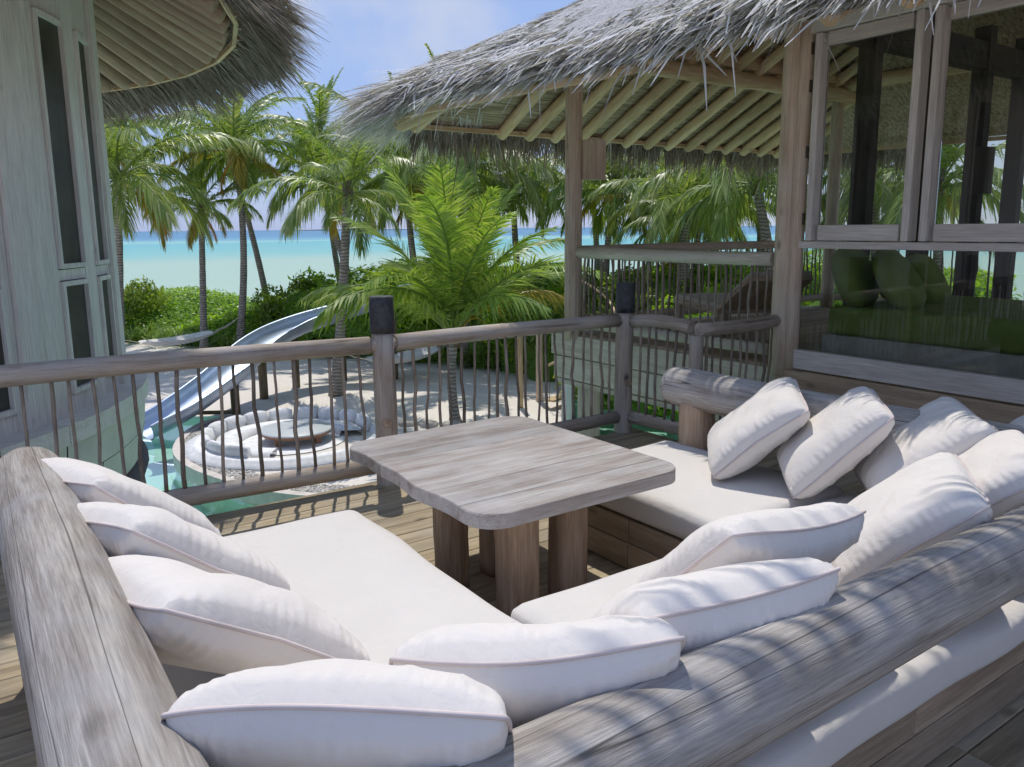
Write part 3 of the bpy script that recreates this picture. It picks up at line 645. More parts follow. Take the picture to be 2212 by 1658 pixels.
# ------------------------------------------------------------------ table
tb = empty('low_table', (2.05, 3.0, 0)); tag(tb, 'square weathered wooden table with rounded corners on four thick legs', 'table')
X0, X1, Y0, Y1, TZ, TT = 1.53, 2.63, 2.38, 3.70, 0.66, 0.060
outl = []
for cxx, cyy, a0 in ((X1 - 0.13, Y1 - 0.13, 0), (X0 + 0.13, Y1 - 0.13, 90), (X0 + 0.13, Y0 + 0.13, 180), (X1 - 0.13, Y0 + 0.13, 270)):
    for k in range(9):
        a = R(a0 + k * 90 / 8); outl.append((cxx + 0.13 * math.cos(a), cyy + 0.13 * math.sin(a)))
    if a0 == 90:
        for t in np.linspace(0.05, 0.95, 14):
            yy = (Y1 - 0.13) + (Y0 - Y1 + 0.26) * t; outl.append((X0 + 0.012 * math.sin(7 * t) + 0.008 * math.sin(17 * t), yy))
def clip(poly, y, keep_above):
    o = []
    for i in range(len(poly)):
        a, b = poly[i], poly[(i + 1) % len(poly)]
        ia, ib = (a[1] >= y) == keep_above, (b[1] >= y) == keep_above
        if ia: o.append(a)
        if ia != ib: t = (y - a[1]) / (b[1] - a[1]); o.append((a[0] + (b[0] - a[0]) * t, y))
    return o
ys = [Y0 - 0.01, 2.56, 2.78, 3.04, 3.26, 3.48, Y1 + 0.01]
top = empty('table_top', (X0, 3.0, TZ), tb)
for a, b in zip(ys[:-1], ys[1:]):
    pl = clip(clip(outl, a + 0.0008, True), b - 0.0008, False); n = len(pl); z1 = TZ + random.uniform(-0.001, 0.0008)
    cxm = sum(p[0] for p in pl) / n; cym = sum(p[1] for p in pl) / n; V = []; bvv = 0.005
    for zz, s in ((TZ - TT, 1), (z1 - bvv, 1), (z1, 0)):
        for p in pl:
            q = p
            if not s:
                onx = 1 - bvv / abs(X1 - X0) * 2; q = (cxm + (p[0] - cxm) * onx, p[1] - math.copysign(0.0006, p[1] - cym))
            V.append((q[0] - X0, q[1] - (a + b) / 2, zz - TZ))
    fs = [tuple(range(n - 1, -1, -1)), tuple(2 * n + i for i in range(n))] + [(r * n + i, r * n + (i + 1) % n, r * n + n + (i + 1) % n, r * n + n + i) for r in range(2) for i in range(n)]
    obj('plank', mesh('plank', V, fs, M['table']), top, Matrix.Translation((X0, (a + b) / 2, TZ)))
for lx, ly, sx, sy in ((1.85, 3.17, 0.15, 0.13), (2.12, 3.20, 0.12, 0.14), (1.86, 2.63, 0.17, 0.14), (2.13, 2.62, 0.15, 0.14)):
    g_ = np.random.default_rng(int(lx * 1000)); V = []; n = 16; hh = TZ - TT - 0.002
    for i in range(10):
        t = i / 9; wob = 0.012 * math.sin(5 * t + lx * 9)
        for k in range(n):
            a = 2 * math.pi * k / n; c, s = math.cos(a), math.sin(a)
            px = math.copysign(abs(c) ** 0.45, c) * sx / 2 * (1 + 0.04 * g_.normal() * (0.4) + (wob * 3 if c < 0 else 0)); py = math.copysign(abs(s) ** 0.45, s) * sy / 2
            V.append((t * hh, px, py))
    fs = [(i * n + k, i * n + (k + 1) % n, i * n + n + (k + 1) % n, i * n + n + k) for i in range(9) for k in range(n)] + [tuple(range(n - 1, -1, -1)), tuple(9 * n + k for k in range(n))]
    m4, _ = axis((lx, ly, 0), (lx, ly, hh)); obj('leg', mesh('leg', V, fs, M['tleg'], True), tb, m4)

# ------------------------------------------------------------------ pavilion
pav = empty('pavilion', (8, 2, 0.5)); tag(pav, 'thatched open pavilion on a raised floor with a glazed room', 'pavilion')
FZ = 0.55
yy = -3.9
while yy < 7.0:
    x0_ = 5.72
    board('floor_board', (x0_, yy + 0.09, FZ - 0.02), (10.6, yy + 0.09, FZ - 0.02), 0.174, 0.04, M['step'], pav); yy += 0.18
# fascia boards under the terrace part (facing the deck) and step boards under the window
for i, (zz, hh) in enumerate(((0.405, 0.25), (0.145, 0.255), (-0.02, 0.06))):
    board('fascia_board', (5.70, 7.30 - 0.05 * i, zz), (5.70, 4.20, zz), 0.05, hh - 0.006, M['fascia'], pav)
    board('fascia_board', (5.74, 7.28 - 0.05 * i, zz), (10.6, 7.28 - 0.05 * i, zz), 0.05, hh - 0.006, M['fascia'], pav)
for zz, hh in ((0.46, 0.17), (0.285, 0.165), (0.115, 0.165)):
    board('step_board', (5.66, 4.16, zz), (5.66, -3.6, zz), 0.05, hh, M['step'], pav)
for p in ((6.0, 7.0), (10.3, 7.0), (12.8 - 2.5, 3.0)): log('pile', (p[0], p[1], GZ - 0.7), (p[0], p[1], 0.3), 0.13, 0.13, M['fascia'], pav)
board('skirt_panel', (11.3, 13.95, GZ), (11.3, 13.95, -1.6), 0.18, 0.18, M['white'], pav)
# posts
for x, y_, r in ((5.70, 6.92, 0.098), (5.70, 4.15, 0.105), (10.5, 6.92, 0.09), (10.5, 4.1, 0.09), (10.5, 1.4, 0.09), (10.5, -1.3, 0.09), (5.74, -3.6, 0.1), (10.5, -3.6, 0.09)):
    p = log('post', (x, y_, FZ - (0.06 if x < 5.72 else 0)), (x, y_, 3.75), r, r * 0.92, M['post'], pav, 20, 0.008, 0.012, 11)
log('half_post', (5.685, 4.045, FZ), (5.685, 4.045, 3.42), 0.06, 0.06, M['post'], pav, 14, 0.004, 0.01)
# plates and ring beams
log('plate_beam', (5.2, 6.78, 3.50), (12.0, 6.78, 3.50), 0.10, 0.10, M['rafter'], pav, 16, 0.01)
board('plate_board', (5.4, 6.70, 3.73), (12.0, 6.70, 3.73), 0.10, 0.24, M['rafter'], pav)
log('plate_beam', (5.85, 7.2, 3.62), (5.85, -3.8, 3.62), 0.09, 0.09, M['rafter'], pav, 16, 0.01)
log('plate_beam', (10.4, 7.2, 3.62), (10.4, -3.8, 3.62), 0.09, 0.09, M['rafter'], pav, 14, 0.01)
# roof
RX0, RX1, RY0, RY1, RC, EZ, SL = 3.90, 11.9, -5.0, 8.25, 0.75, 2.88, 0.52
def skew(y): return 0.35 * min(1.0, max(0.0, (7.0 - y) / 2.2))
def rail_curve(d, ns=26, nc=12):
    """eave line offset inwards by d: near side (from -Y to the corner), rounded corner, far side"""
    rc = max(RC - d, 0.0); x0, y1 = RX0 + d, RY1 - d; o = []
    for t in np.linspace(0, 1, ns):
        yy = (RY0 + d) + ((y1 - rc) - (RY0 + d)) * t; o.append((x0 + skew(yy) * max(0, 1 - d / 1.5), yy, -1.0, 0.0))
    for k in range(1, nc + 1):
        a = R(180 - 90 * k / nc); o.append((x0 + rc + rc * math.cos(a), y1 - rc + rc * math.sin(a), math.cos(a), math.sin(a)))
    for t in np.linspace(0, 1, ns)[1:]: o.append((x0 + rc + ((RX1 - d) - x0 - rc) * t, y1, 0.0, 1.0))
    rc2 = max(0.9 - d, 0.0)
    for t in np.linspace(0, 1, 8)[1:]: o.append((RX1 - d, y1 - (y1 - RY0 - d) * t, 1.0, 0.0))
    for t in np.linspace(0, 1, 6)[1:]: o.append((RX1 - d - (RX1 - d - x0) * t, RY0 + d, 0.0, -1.0))
    return o
roof = empty('roof', (8, 2, EZ), pav)
ds = [0.0, 0.3, 0.55, 0.75, 1.5, 1.8, 2.4, 3.0, 3.75]
def rsheet(zoff, extra):
    V = []; m = None; Fc = []
    for d in ds:
        c = rail_curve(d); m = len(c)
        for (x, y_, nx, ny) in c: V.append((x + nx * extra * (1 - min(d / 0.6, 1)), y_ + ny * extra * (1 - min(d / 0.6, 1)), EZ + SL * d + zoff * (0.55 + 0.45 * min(d / 0.5, 1))))
    for i in range(len(ds) - 1):
        for k in range(m - 1): a = i * m + k; Fc.append((a, a + 1, a + m + 1, a + m))
    return V, Fc
v, f = rsheet(0.05, 0.0); obj('thatch_underside', mesh('thatch_underside', v, f, M['thatchunder']), roof)
v, f = rsheet(0.27, 0.12); obj('thatch_cover', mesh('thatch_cover', v, f, M['thatchtop'], True), roof)
c = rail_curve(0.02, 26, 12)
for a, b in zip(c[19:64:3], c[22:67:3]):
    board('eave_lath', (a[0], a[1], EZ - 0.015), (b[0], b[1], EZ - 0.015), 0.05, 0.055, M['rafter'], roof)
# rafters
rx = 5.1
def rafter(p, q, r=0.072): log('rafter', p, q, r, r * 0.9, M['rafter'], roof, 12, 0.012, 0.02, 7, None, 0.03)
for x in np.arange(5.66, 11.6, 0.405):
    dmax = min(3.5, x - RX0 - 0.1)
    rafter((x, RY1 + 0.02, EZ - 0.045), (x, RY1 - dmax, EZ - 0.045 + SL * dmax))
for k, a in enumerate((168, 147, 126, 106)):
    cx_, cy_ = RX0 + RC, RY1 - RC; ar = R(a)
    rafter((cx_ + RC * math.cos(ar), cy_ + RC * math.sin(ar), EZ - 0.045), (cx_ + 0.18 * math.cos(ar) + 0.1, cy_ + 0.18 * math.sin(ar) - 0.1, EZ - 0.045 + SL * 0.62))
rafter((RX0 + RC - 0.53, RY1 - RC + 0.53, EZ - 0.05), (RX0 + 3.6, RY1 - 3.6, EZ - 0.05 + SL * 3.5), 0.07)
for y_ in np.arange(-3.4, 6.6, 0.5):
    dmax = min(3.6, RY1 - y_ - 0.2); rafter((RX0 + 0.30 + skew(y_), y_, EZ - 0.045 + SL * 0.28), (RX0 + dmax, y_, EZ - 0.045 + SL * dmax))
# thatch strips: eave fringe and laid courses
def thatch(n, dlo, dhi, crange, lmin, lmax, dz, spread, wlo=0.010, whi=0.024, droop=0.12, zt=0.30, outk=1.0, seed=1):
    g_ = np.random.default_rng(seed); base = np.array(rail_curve(0.0, 26, 12)); cr = base[crange[0]:crange[1]]
    segl = np.linalg.norm(np.diff(cr[:, :2], axis=0), axis=1); cum = np.concatenate([[0], np.cumsum(segl)]); s = g_.random(n) * cum[-1]
    i = np.clip(np.searchsorted(cum, s) - 1, 0, len(segl) - 1); t = ((s - cum[i]) / segl[i])[:, None]
    c = cr[i] * (1 - t) + cr[i + 1] * t; nrm = unit(np.concatenate([c[:, 2:4], np.zeros((n, 1))], 1))
    d = g_.uniform(dlo, dhi, n)
    root = np.zeros((n, 3)); root[:, :2] = c[:, :2] - nrm[:, :2] * d[:, None]
    # keep inside past the rounded corner: follow the offset curve
    cor = (nrm[:, 0] < -0.02) & (nrm[:, 1] > 0.02)
    cc = np.array([RX0 + RC, RY1 - RC]); dd = np.minimum(d, RC * 0.98)
    root[cor, :2] = cc + nrm[cor, :2] * (RC - dd[cor])[:, None]
    de = np.where(cor, dd, d)
    near, far = nrm[:, 0] < -0.99, nrm[:, 1] > 0.99
    keep = np.where(near, d < (RY1 - root[:, 1]) * 0.97, np.where(far, d < (root[:, 0] - RX0) * 0.97, True))
    root[:, 2] = EZ + SL * de + g_.uniform(dz[0], dz[1], n)
    tan = np.stack([-nrm[:, 1], nrm[:, 0], np.zeros(n)], 1)
    ncl = max(4, int(cum[-1] / 0.085)) * 3; ci = (np.floor(s / cum[-1] * (ncl // 3)) * 3 + np.clip((d - dlo) / (dhi - dlo + 1e-6) * 3, 0, 2.99).astype(int)).astype(int) % ncl
    cof, clen, cz_ = g_.normal(0, spread * 0.95, ncl)[ci], g_.uniform(0.62, 1.18, ncl)[ci], g_.normal(0, 0.10, ncl)[ci]
    dr = nrm * outk + tan * (cof + g_.normal(0, spread * 0.38, n))[:, None]; dr[:, 2] = -SL * 0.85 + cz_ + g_.normal(0, 0.07, n)
    dr = unit(dr); side = unit(np.cross(dr, np.array([0, 0, 1.0])) + 0.5 * g_.normal(0, 1, (n, 3)) * np.array([0.2, 0.2, 1]))
    root, dr, side, clen = root[keep], dr[keep], side[keep], clen[keep]; n = len(root)
    return strips(root, dr, g_.uniform(lmin, lmax, n) * clen, g_.uniform(wlo, whi, n), np.abs(g_.normal(droop, droop * 0.6, n)), side, curl=g_.normal(0, 0.04, n))
tv = []
def add_thatch(*a, **k): tv.append(thatch(*a, **k))
add_thatch(13000, -0.14, 0.55, (9, 27), 0.18, 0.40, (0.08, 0.31), 0.30, wlo=0.013, whi=0.030, droop=0.05, seed=1)     # near eave fringe
add_thatch(5200, -0.02, 0.50, (24, 40), 0.40, 0.88, (0.06, 0.30), 0.34, droop=0.07, seed=2)    # rounded corner
add_thatch(13000, 0.40, 2.4, (9, 39), 0.16, 0.36, (0.265, 0.31), 0.24, droop=0.02, seed=3)      # laid courses
add_thatch(110, -0.10, 0.02, (9, 64), 0.20, 0.42, (0.02, 0.12), 0.5, droop=0.16, outk=0.5, seed=5)     # loose hanging strands
V = np.concatenate([a for a, b in tv]); o_ = 0; FF = []
for a, b in tv: FF.append(b + o_); o_ += len(a)
o = obj('thatch_strips', mesh('thatch_strips', V, np.concatenate(FF), M['thatch']), roof); o['kind'] = 'stuff'

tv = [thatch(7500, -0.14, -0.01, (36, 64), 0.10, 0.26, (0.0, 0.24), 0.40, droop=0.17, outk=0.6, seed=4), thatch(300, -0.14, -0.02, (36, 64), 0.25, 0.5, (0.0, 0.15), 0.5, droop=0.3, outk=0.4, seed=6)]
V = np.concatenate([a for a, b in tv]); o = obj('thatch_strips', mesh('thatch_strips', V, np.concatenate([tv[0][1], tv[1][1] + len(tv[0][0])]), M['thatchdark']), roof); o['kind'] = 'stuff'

# pavilion rail between the posts, and the far side rail
railing('pale log rail with many thin sticks between the two pavilion posts', (5.70, 6.84), (5.70, 4.25), 1.455, 0.68, 0.062, 0.055, 27, group='pavilion railings', mat=M['fascia'], base=FZ)
railing('dark log rail along the far side of the pavilion terrace', (5.80, 6.93), (10.4, 6.93), 1.475, 0.70, 0.055, 0.05, 44, group='pavilion railings', mat=M['post'], base=FZ)
railing('rail behind the glazed room in front of the green shrubs', (10.5, 6.8), (10.5, -3.5), 1.47, 0.70, 0.055, 0.05, 72, group='pavilion railings', mat=M['post'], base=FZ)
o = board('lantern_box', (5.86, 6.80, 2.24), (5.86, 6.80, 2.66), 0.21, 0.20, M['post']); tag(o, 'plain wooden box lantern fixed to the far pavilion post', 'lantern')

# glazed front, x = 5.7
GX = 5.70
def fr(name, y0, z0, y1, z1, th_, dep, x, parent, mat=None, along='z'):
    if along == 'z': return board(name, (x, y0, z0), (x, y0, z1), dep, th_, mat or M['frame'], parent, math.pi / 2)
    return board(name, (x, y0, z0), (x, y1, z0), dep, th_, mat or M['frame'], parent)
sill = fr('sill', 4.02, 0.64, -3.5, 0, 0.16, 0.10, GX, pav, along='y')
fr('transom', 4.02, 1.575, -3.5, 0, 0.055, 0.10, GX, pav, along='y')
fr('header', 4.02, 3.30, -3.5, 0, 0.22, 0.10, GX, pav, M['panelgreen'], along='y')
ym = [3.985, 3.065, 2.14, 1.2, 0.26, -0.7, -1.7, -2.7]
for k, (a, b) in enumerate(zip(ym[:-1], ym[1:])):
    wn = empty('window', (GX, (a + b) / 2, 1.6), pav)
    a_, b_ = a - 0.006, b + 0.006; z0, z1 = 1.61, 3.18; sw = 0.12
    fr('stile', a_ - sw / 2, z0, 0, z1, sw, 0.055, GX, wn); fr('stile', b_ + sw / 2, z0, 0, z1, sw, 0.055, GX, wn)
    fr('frame_rail', a_ - sw, z0 + 0.06, b_ + sw, 0, 0.12, 0.055, GX, wn, along='y'); fr('frame_rail', a_ - sw, z1 - 0.05, b_ + sw, 0, 0.10, 0.055, GX, wn, along='y')
    v, f = boxv((0, 0, 0), (0.008, abs(a_ - b_) - 2 * sw + 0.01, z1 - z0 - 0.21)); obj('pane', mesh('pane', v, f, M['glass']), wn, Matrix.Translation((GX, (a_ + b_) / 2, (z0 + z1) / 2 + 0.01)))
    if k == 0:
        for zz in (1.78, 2.30, 2.80, 3.08): v, f = boxv((0, 0, 0), (0.012, 0.02, 0.09)); obj('hinge', mesh('hinge', v, f, M['hinge']), wn, Matrix.Translation((GX - 0.034, a_ + 0.004, zz)))
for a, b in ((4.0, 0.28), (0.25, -3.5)):
    v, f = boxv((0, 0, 0), (0.008, abs(a - b), 0.84)); obj('low_pane', mesh('low_pane', v, f, M['glass']), pav, Matrix.Translation((GX + 0.01, (a + b) / 2, 1.135)))
fr('mullion', 0.265, 0.72, 0, 1.55, 0.05, 0.08, GX, pav)
# glazed side wall of the room, y = 4.0
for x in (6.52, 7.5, 8.45, 9.3): board('room_column', (x, 4.02, FZ), (x, 4.02, 3.6), 0.12, 0.16, M['darkshadewood'], pav)  # column colour darkened in place of the shade inside the room
board('room_beam', (5.8, 4.02, 3.32), (10.4, 4.02, 3.32), 0.12, 0.26, M['darkshadewood'], pav)
for x in (7.6, 9.4):
    pass
for y_ in (3.1, 2.1, 0.9, -0.4, -1.8): board('room_column', (10.2, y_, FZ), (10.2, y_, 3.6), 0.14, 0.20, M['darkshadewood'], pav)
board('room_beam', (10.2, 4.0, 3.32), (10.2, -3.5, 3.32), 0.12, 0.26, M['darkshadewood'], pav)
for x, y_, lab in ((8.36, 3.9, 'dark box lantern on a room column behind the upper window'), (10.05, 2.24, 'dark box lantern low on the back column of the glazed room')):
    o = board('lantern_box', (x, y_, 2.02 if y_ > 3 else 1.25), (x, y_, 2.46 if y_ > 3 else 1.5), 0.16, 0.14, M['darkshadewood']); tag(o, lab, 'lantern', 'dark lanterns in the glazed room')
# daybed
db = empty('daybed', (6.9, 3.1, FZ)); tag(db, 'green mattress daybed on a pale wooden base behind the window', 'daybed')
v, f = boxv((0, 0, 0), (1.7, 1.55, 0.28)); obj('bed_base', mesh('bed_base', v, f, M['frame']), db, Matrix.Translation((6.80, 3.17, FZ + 0.14)))
obj('bed_mattress', softbox('bed_mattress', 5.97, 7.65, 2.40, 3.93, FZ + 0.28, FZ + 0.52, 0.05, M['green'], 5), db)
def pillow(c, phi, elev, label, s):
    e_ = empty('green_pillow', (c[0], c[1], FZ + 0.52)); tag(e_, label, 'pillow', 'green pillows on the daybed')
    ph, e = R(phi), R(elev)
    n = Vector((math.cos(ph) * math.cos(e), math.sin(ph) * math.cos(e), math.sin(e))); v = Vector((-math.cos(ph) * math.sin(e), -math.sin(ph) * math.sin(e), math.cos(e))); u = v.cross(n)
    m4 = Matrix(((u.x, v.x, n.x, c[0]), (u.y, v.y, n.y, c[1]), (u.z, v.z, n.z, c[2]), (0, 0, 0, 1)))
    V = []; m, q = 20, 12; Fc = []
    for i in range(q + 1):
        a = -math.pi / 2 + math.pi * i / q
        for k in range(m):
            b = 2 * math.pi * k / m; rr_ = math.cos(a) ** 0.7 if math.cos(a) > 0 else 0
            V.append((rr_ * math.copysign(abs(math.cos(b)) ** 0.75, math.cos(b)) * 0.30 * s, rr_ * math.copysign(abs(math.sin(b)) ** 0.75, math.sin(b)) * 0.27 * s, 0.11 * s * math.sin(a)))
    for i in range(q):
        for k in range(m): Fc.append((i * m + k, i * m + (k + 1) % m, i * m + m + (k + 1) % m, i * m + m + k))
    obj('pillow_cover', mesh('pillow_cover', V, Fc, M['green'], True), e_, m4)
pillow((6.15, 3.80, 1.30), -80, 22, 'tall green pillow at the window end of the daybed', 1.0)
pillow((6.30, 3.50, 1.27), -80, 32, 'light green pillow leaning on the tall one', 1.0)
pillow((6.95, 3.62, 1.25), -80, 30, 'dark green pillow at the back of the daybed', 0.95)
pillow((6.75, 3.84, 1.30), -80, 16, 'green pillow half hidden behind the light green one', 0.9)
st = empty('side_table', (6.45, 1.95, FZ)); tag(st, 'small white cloth covered table inside behind the window', 'table')
v, f = boxv((0, 0, 0), (0.9, 0.6, 0.05)); obj('cloth', mesh('cloth', v, f, M['plaster']), st, Matrix.Translation((6.55, 2.0, 1.0)))
for a, b in ((6.2, 1.8), (6.9, 1.8), (6.2, 2.2), (6.9, 2.2)): board('leg', (a, b, FZ), (a, b, 0.97), 0.05, 0.05, M['darkshadewood'], st)
# sun lounger on the pavilion terrace
lo = empty('sun_lounger', (6.9, 5.6, FZ)); tag(lo, 'wooden lounger with pale pad on the pavilion terrace behind the rail', 'lounger')
board('bed_frame', (7.35, 6.55, 0.86), (6.75, 5.35, 0.86), 0.66, 0.06, M['post'], lo); board('bed_pad', (7.34, 6.53, 0.915), (6.75, 5.36, 0.915), 0.62, 0.05, M['lounge'], lo)
board('backrest', (6.75, 5.35, 0.90), (6.42, 4.72, 1.24), 0.64, 0.05, M['post'], lo); board('back_pad', (6.745, 5.345, 0.945), (6.425, 4.73, 1.285), 0.60, 0.045, M['lounge'], lo)
for a, b in ((7.45, 6.3), (6.95, 6.5), (6.95, 5.2), (6.5, 5.45)): board('leg', (a, b, FZ), (a, b, 0.84), 0.07, 0.07, M['post'], lo)

# ------------------------------------------------------------------ round hut
HC = Vector((-3.13, 11.22, 0)); HR, HE, HZ = 4.78, 6.30, 3.95
hut = empty('round_hut', HC); tag(hut, 'round whitewashed wooden hut with screened windows and a shaggy thatched eave', 'hut')
def cyl(a0, a1, z0, z1, ri, ro, step=2.2):
    n = max(1, int(math.ceil((a1 - a0) / step))); V = []; Fc = []
    for i in range(n + 1):
        a = R(a0 + (a1 - a0) * i / n); c, s = math.cos(a), math.sin(a)
        for r, z in ((ri, z0), (ro, z0), (ro, z1), (ri, z1)): V.append((r * c, r * s, z))
    for i in range(n):
        for k in range(4): a = 4 * i + k; b = 4 * i + (k + 1) % 4; Fc.append((a, b, b + 4, a + 4))
    Fc += [(3, 2, 1, 0), tuple(4 * n + k for k in range(4))]
    return V, Fc
def hutp(name, a0, a1, z0, z1, ri, ro, mat, parent=None):
    # stored in the frame of its own middle so that the grain runs up the wall
    am = R((a0 + a1) / 2); V, Fc = cyl(a0 - math.degrees(am), a1 - math.degrees(am), z0, z1, ri, ro)
    V = [(v[2] - z0, v[1], -(v[0] - HR)) for v in V]
    m4 = Matrix.Translation(HC) @ Matrix.Rotation(am, 4, 'Z') @ Matrix(((0, 0, -1, HR), (0, 1, 0, 0), (1, 0, 0, z0), (0, 0, 0, 1)))
    return obj(name, mesh(name, V, Fc, mat), parent or hut, m4)
MOD = 360 / 14; WT = 4.95
for k in range(14):
    b = -42.3 + MOD * (k - 2)
    vis = 0 <= k <= 5
    hutp('column_panel', b, b + 6.2, 0.02, WT, HR - 0.12, HR + 0.05, M['white'])
    if not vis:
        for j in range(4): hutp('wall_plank', b + 6.25 + j * (MOD - 6.3) / 4, b + 6.2 + (j + 1) * (MOD - 6.3) / 4, 0.02, WT, HR - 0.12, HR, M['white'])
        continue
    for a0, a1 in ((b + 6.25, b + 8.3), (b + 15.0, b + 18.7), (b + 24.6, b + MOD - 0.05)): hutp('stile', a0, a1, 0.02, WT, HR - 0.12, HR, M['white'])
    for g0, g1 in ((b + 8.35, b + 14.95), (b + 18.75, b + 24.55)):
        hutp('wall_rail', g0, g1, 0.02, 0.19, HR - 0.12, HR - 0.003, M['white']); hutp('wall_rail', g0, g1, 1.28, 1.38, HR - 0.12, HR - 0.003, M['white']); hutp('wall_rail', g0, g1, 3.70, WT, HR - 0.12, HR - 0.003, M['white'])
        for z0, z1 in ((0.20, 1.27), (1.39, 3.69)):
            wn = empty('window', HC + Vector((HR * math.cos(R((g0 + g1) / 2)), HR * math.sin(R((g0 + g1) / 2)), z0)), hut)
            t = 0.55; tz = 0.045
            hutp('trim', g0, g0 + t, z0, z1, HR - 0.10, HR + 0.030, M['white'], wn); hutp('trim', g1 - t, g1, z0, z1, HR - 0.10, HR + 0.030, M['white'], wn)
            hutp('trim', g0 + t + 0.01, g1 - t - 0.01, z0, z0 + tz, HR - 0.10, HR + 0.030, M['white'], wn); hutp('trim', g0 + t + 0.01, g1 - t - 0.01, z1 - tz, z1, HR - 0.10, HR + 0.030, M['white'], wn)
            hutp('screen', g0 + t, g1 - t, z0 + tz * 0.5, z1 - tz * 0.5, HR - 0.10, HR - 0.012, M['screen'], wn)
def lathe(prof, a0, a1, n):
    V = []; Fc = []; m = len(prof)
    for i in range(n + 1):
        a = R(a0 + (a1 - a0) * i / n)
        for r, z in prof: V.append((r * math.cos(a), r * math.sin(a), z))
    for i in range(n):
        for k in range(m - 1): q = i * m + k; Fc.append((q, q + m, q + m + 1, q + 1))
    return V, Fc
HM = Matrix.Translation(HC)
for k in range(18):
    v, f = cyl(k * 20 + 0.1, k * 20 + 19.9, -0.16, 0.02, 4.4, 5.04, 2.5); obj('ledge', mesh('ledge', v, f, M['white']), hut, HM)
    for (r0, z0, r1, z1) in ((5.0, -0.165, 4.97, -0.50), (4.97, -0.51, 4.90, -0.86)):
        v, f = lathe([(r0 - 0.06, z0), (r0, z0), (r1, z1), (r1 - 0.06, z1)], k * 20 + 0.1 + (7 if z0 < -0.3 else 0), k * 20 + 19.9 + (7 if z0 < -0.3 else 0), 8); obj('skirt_board', mesh('skirt_board', v, f, M['panelgreen']), hut, HM)
v, f = lathe([(4.85 + 0.13 * math.cos(t), -1.0 + 0.13 * math.sin(t)) for t in np.linspace(0, 2 * math.pi, 11)], 0, 360, 60); obj('base_ring', mesh('base_ring', v, f, M['ringlog'], True), hut, HM)
v, f = lathe([(3.9, -1.0), (3.9, GZ - 0.8)], 0, 360, 36); obj('void_wall', mesh('void_wall', v, f, M['hutvoid'], True), hut, HM)  # dark drum standing in for the shadowy void below the hut
v, f = lathe([(4.85, -0.95), (0.2, -0.95)], 0, 360, 36); obj('floor_underside', mesh('floor_underside', v, f, M['hutvoid']), hut, HM)
HS = 0.55
hroof = empty('hut_roof', HC + Vector((0, 0, HZ)), hut)
v, f = lathe([(HE, HZ + 0.04), (4.7, HZ + 0.04 + HS * 1.6), (2.5, HZ + HS * 3.9), (0.2, HZ + HS * 6.3)], 0, 360, 72); obj('thatch_underside', mesh('thatch_underside', v, f, M['hutunder']), hroof, HM)
v, f = lathe([(HE + 0.1, HZ + 0.06), (HE + 0.25, HZ + 0.2), (HE - 0.2, HZ + 0.50), (4.7, HZ + 0.40 + HS * 1.6), (0.2, HZ + 0.4 + HS * 6.3)], 0, 360, 72); obj('thatch_cover', mesh('thatch_cover', v, f, M['thatchtop'], True), hroof, HM)
for k in range(42):
    a = R(-102 + 4.2 * k); c, s = math.cos(a), math.sin(a)
    if True:
        log('rafter', HC + Vector(((HE - 0.10) * c, (HE - 0.10) * s, HZ - 0.03)), HC + Vector((4.55 * c, 4.55 * s, HZ - 0.03 + HS * (HE - 4.65))), 0.105, 0.088, M['hutrafter'], hroof, 12, 0.008, 0.02, 6, None, 0.06)
for k in range(36):
    a, b = R(-180 + 10 * k), R(-180 + 10 * k + 10)
    if -120 < -180 + 10 * k < 90:
        pa, pb = HC + Vector((HE * math.cos(a), HE * math.sin(a), HZ - 0.02)), HC + Vector((HE * math.cos(b), HE * math.sin(b), HZ - 0.02))
        board('eave_lath', pa, pb, 0.05, 0.07, M['rafter'], hroof)
        qa, qb = HC + Vector(((HE + 0.16) * math.cos(a), (HE + 0.16) * math.sin(a), HZ - 0.0)), HC + Vector(((HE + 0.16) * math.cos(b), (HE + 0.16) * math.sin(b), HZ - 0.0))
        board('outer_lath', qa, qb, 0.05, 0.05, M['rafter'], hroof)
        for t in (0.25, 0.75):
            m1 = pa.lerp(pb, t); m2 = qa.lerp(qb, t); board('spacer_block', m1, m2, 0.07, 0.05, M['hutrafter'], hroof)
def hthatch(n, rlo, rhi, zlo, zhi, lmin, lmax, spread, droop, seed, slope=0.45, a0=-100, a1=75):
    g_ = np.random.default_rng(seed); a = np.radians(g_.uniform(a0, a1, n)); nrm = np.stack([np.cos(a), np.sin(a), np.zeros(n)], 1); tan = np.stack([-np.sin(a), np.cos(a), np.zeros(n)], 1)
    r = g_.uniform(rlo, rhi, n); root = nrm * r[:, None] + np.array(HC); root[:, 2] = HZ + HS * (HE - r) + g_.uniform(zlo, zhi, n)
    ncl = 150; ci = np.floor((np.degrees(a) - a0) / (a1 - a0) * ncl).astype(int) + ncl * np.clip((r - rlo) / (rhi - rlo) * 3, 0, 2.99).astype(int)
    cof, clen, cz_ = g_.normal(0, spread * 0.9, ncl * 3)[ci], g_.uniform(0.62, 1.2, ncl * 3)[ci], g_.normal(0, 0.12, ncl * 3)[ci]
    d = nrm + tan * (cof + g_.normal(0, spread * 0.45, n))[:, None]; d[:, 2] = -slope + cz_ + g_.normal(0, 0.08, n); d = unit(d)
    side = unit(np.cross(d, np.array([0, 0, 1.0])) + 0.4 * g_.normal(0, 1, (n, 3)) * np.array([0.2, 0.2, 1]))
    return strips(root, d, g_.uniform(lmin, lmax, n) * clen, g_.uniform(0.012, 0.026, n), np.abs(g_.normal(droop, droop * 0.5, n)), side, curl=g_.normal(0, 0.03, n))
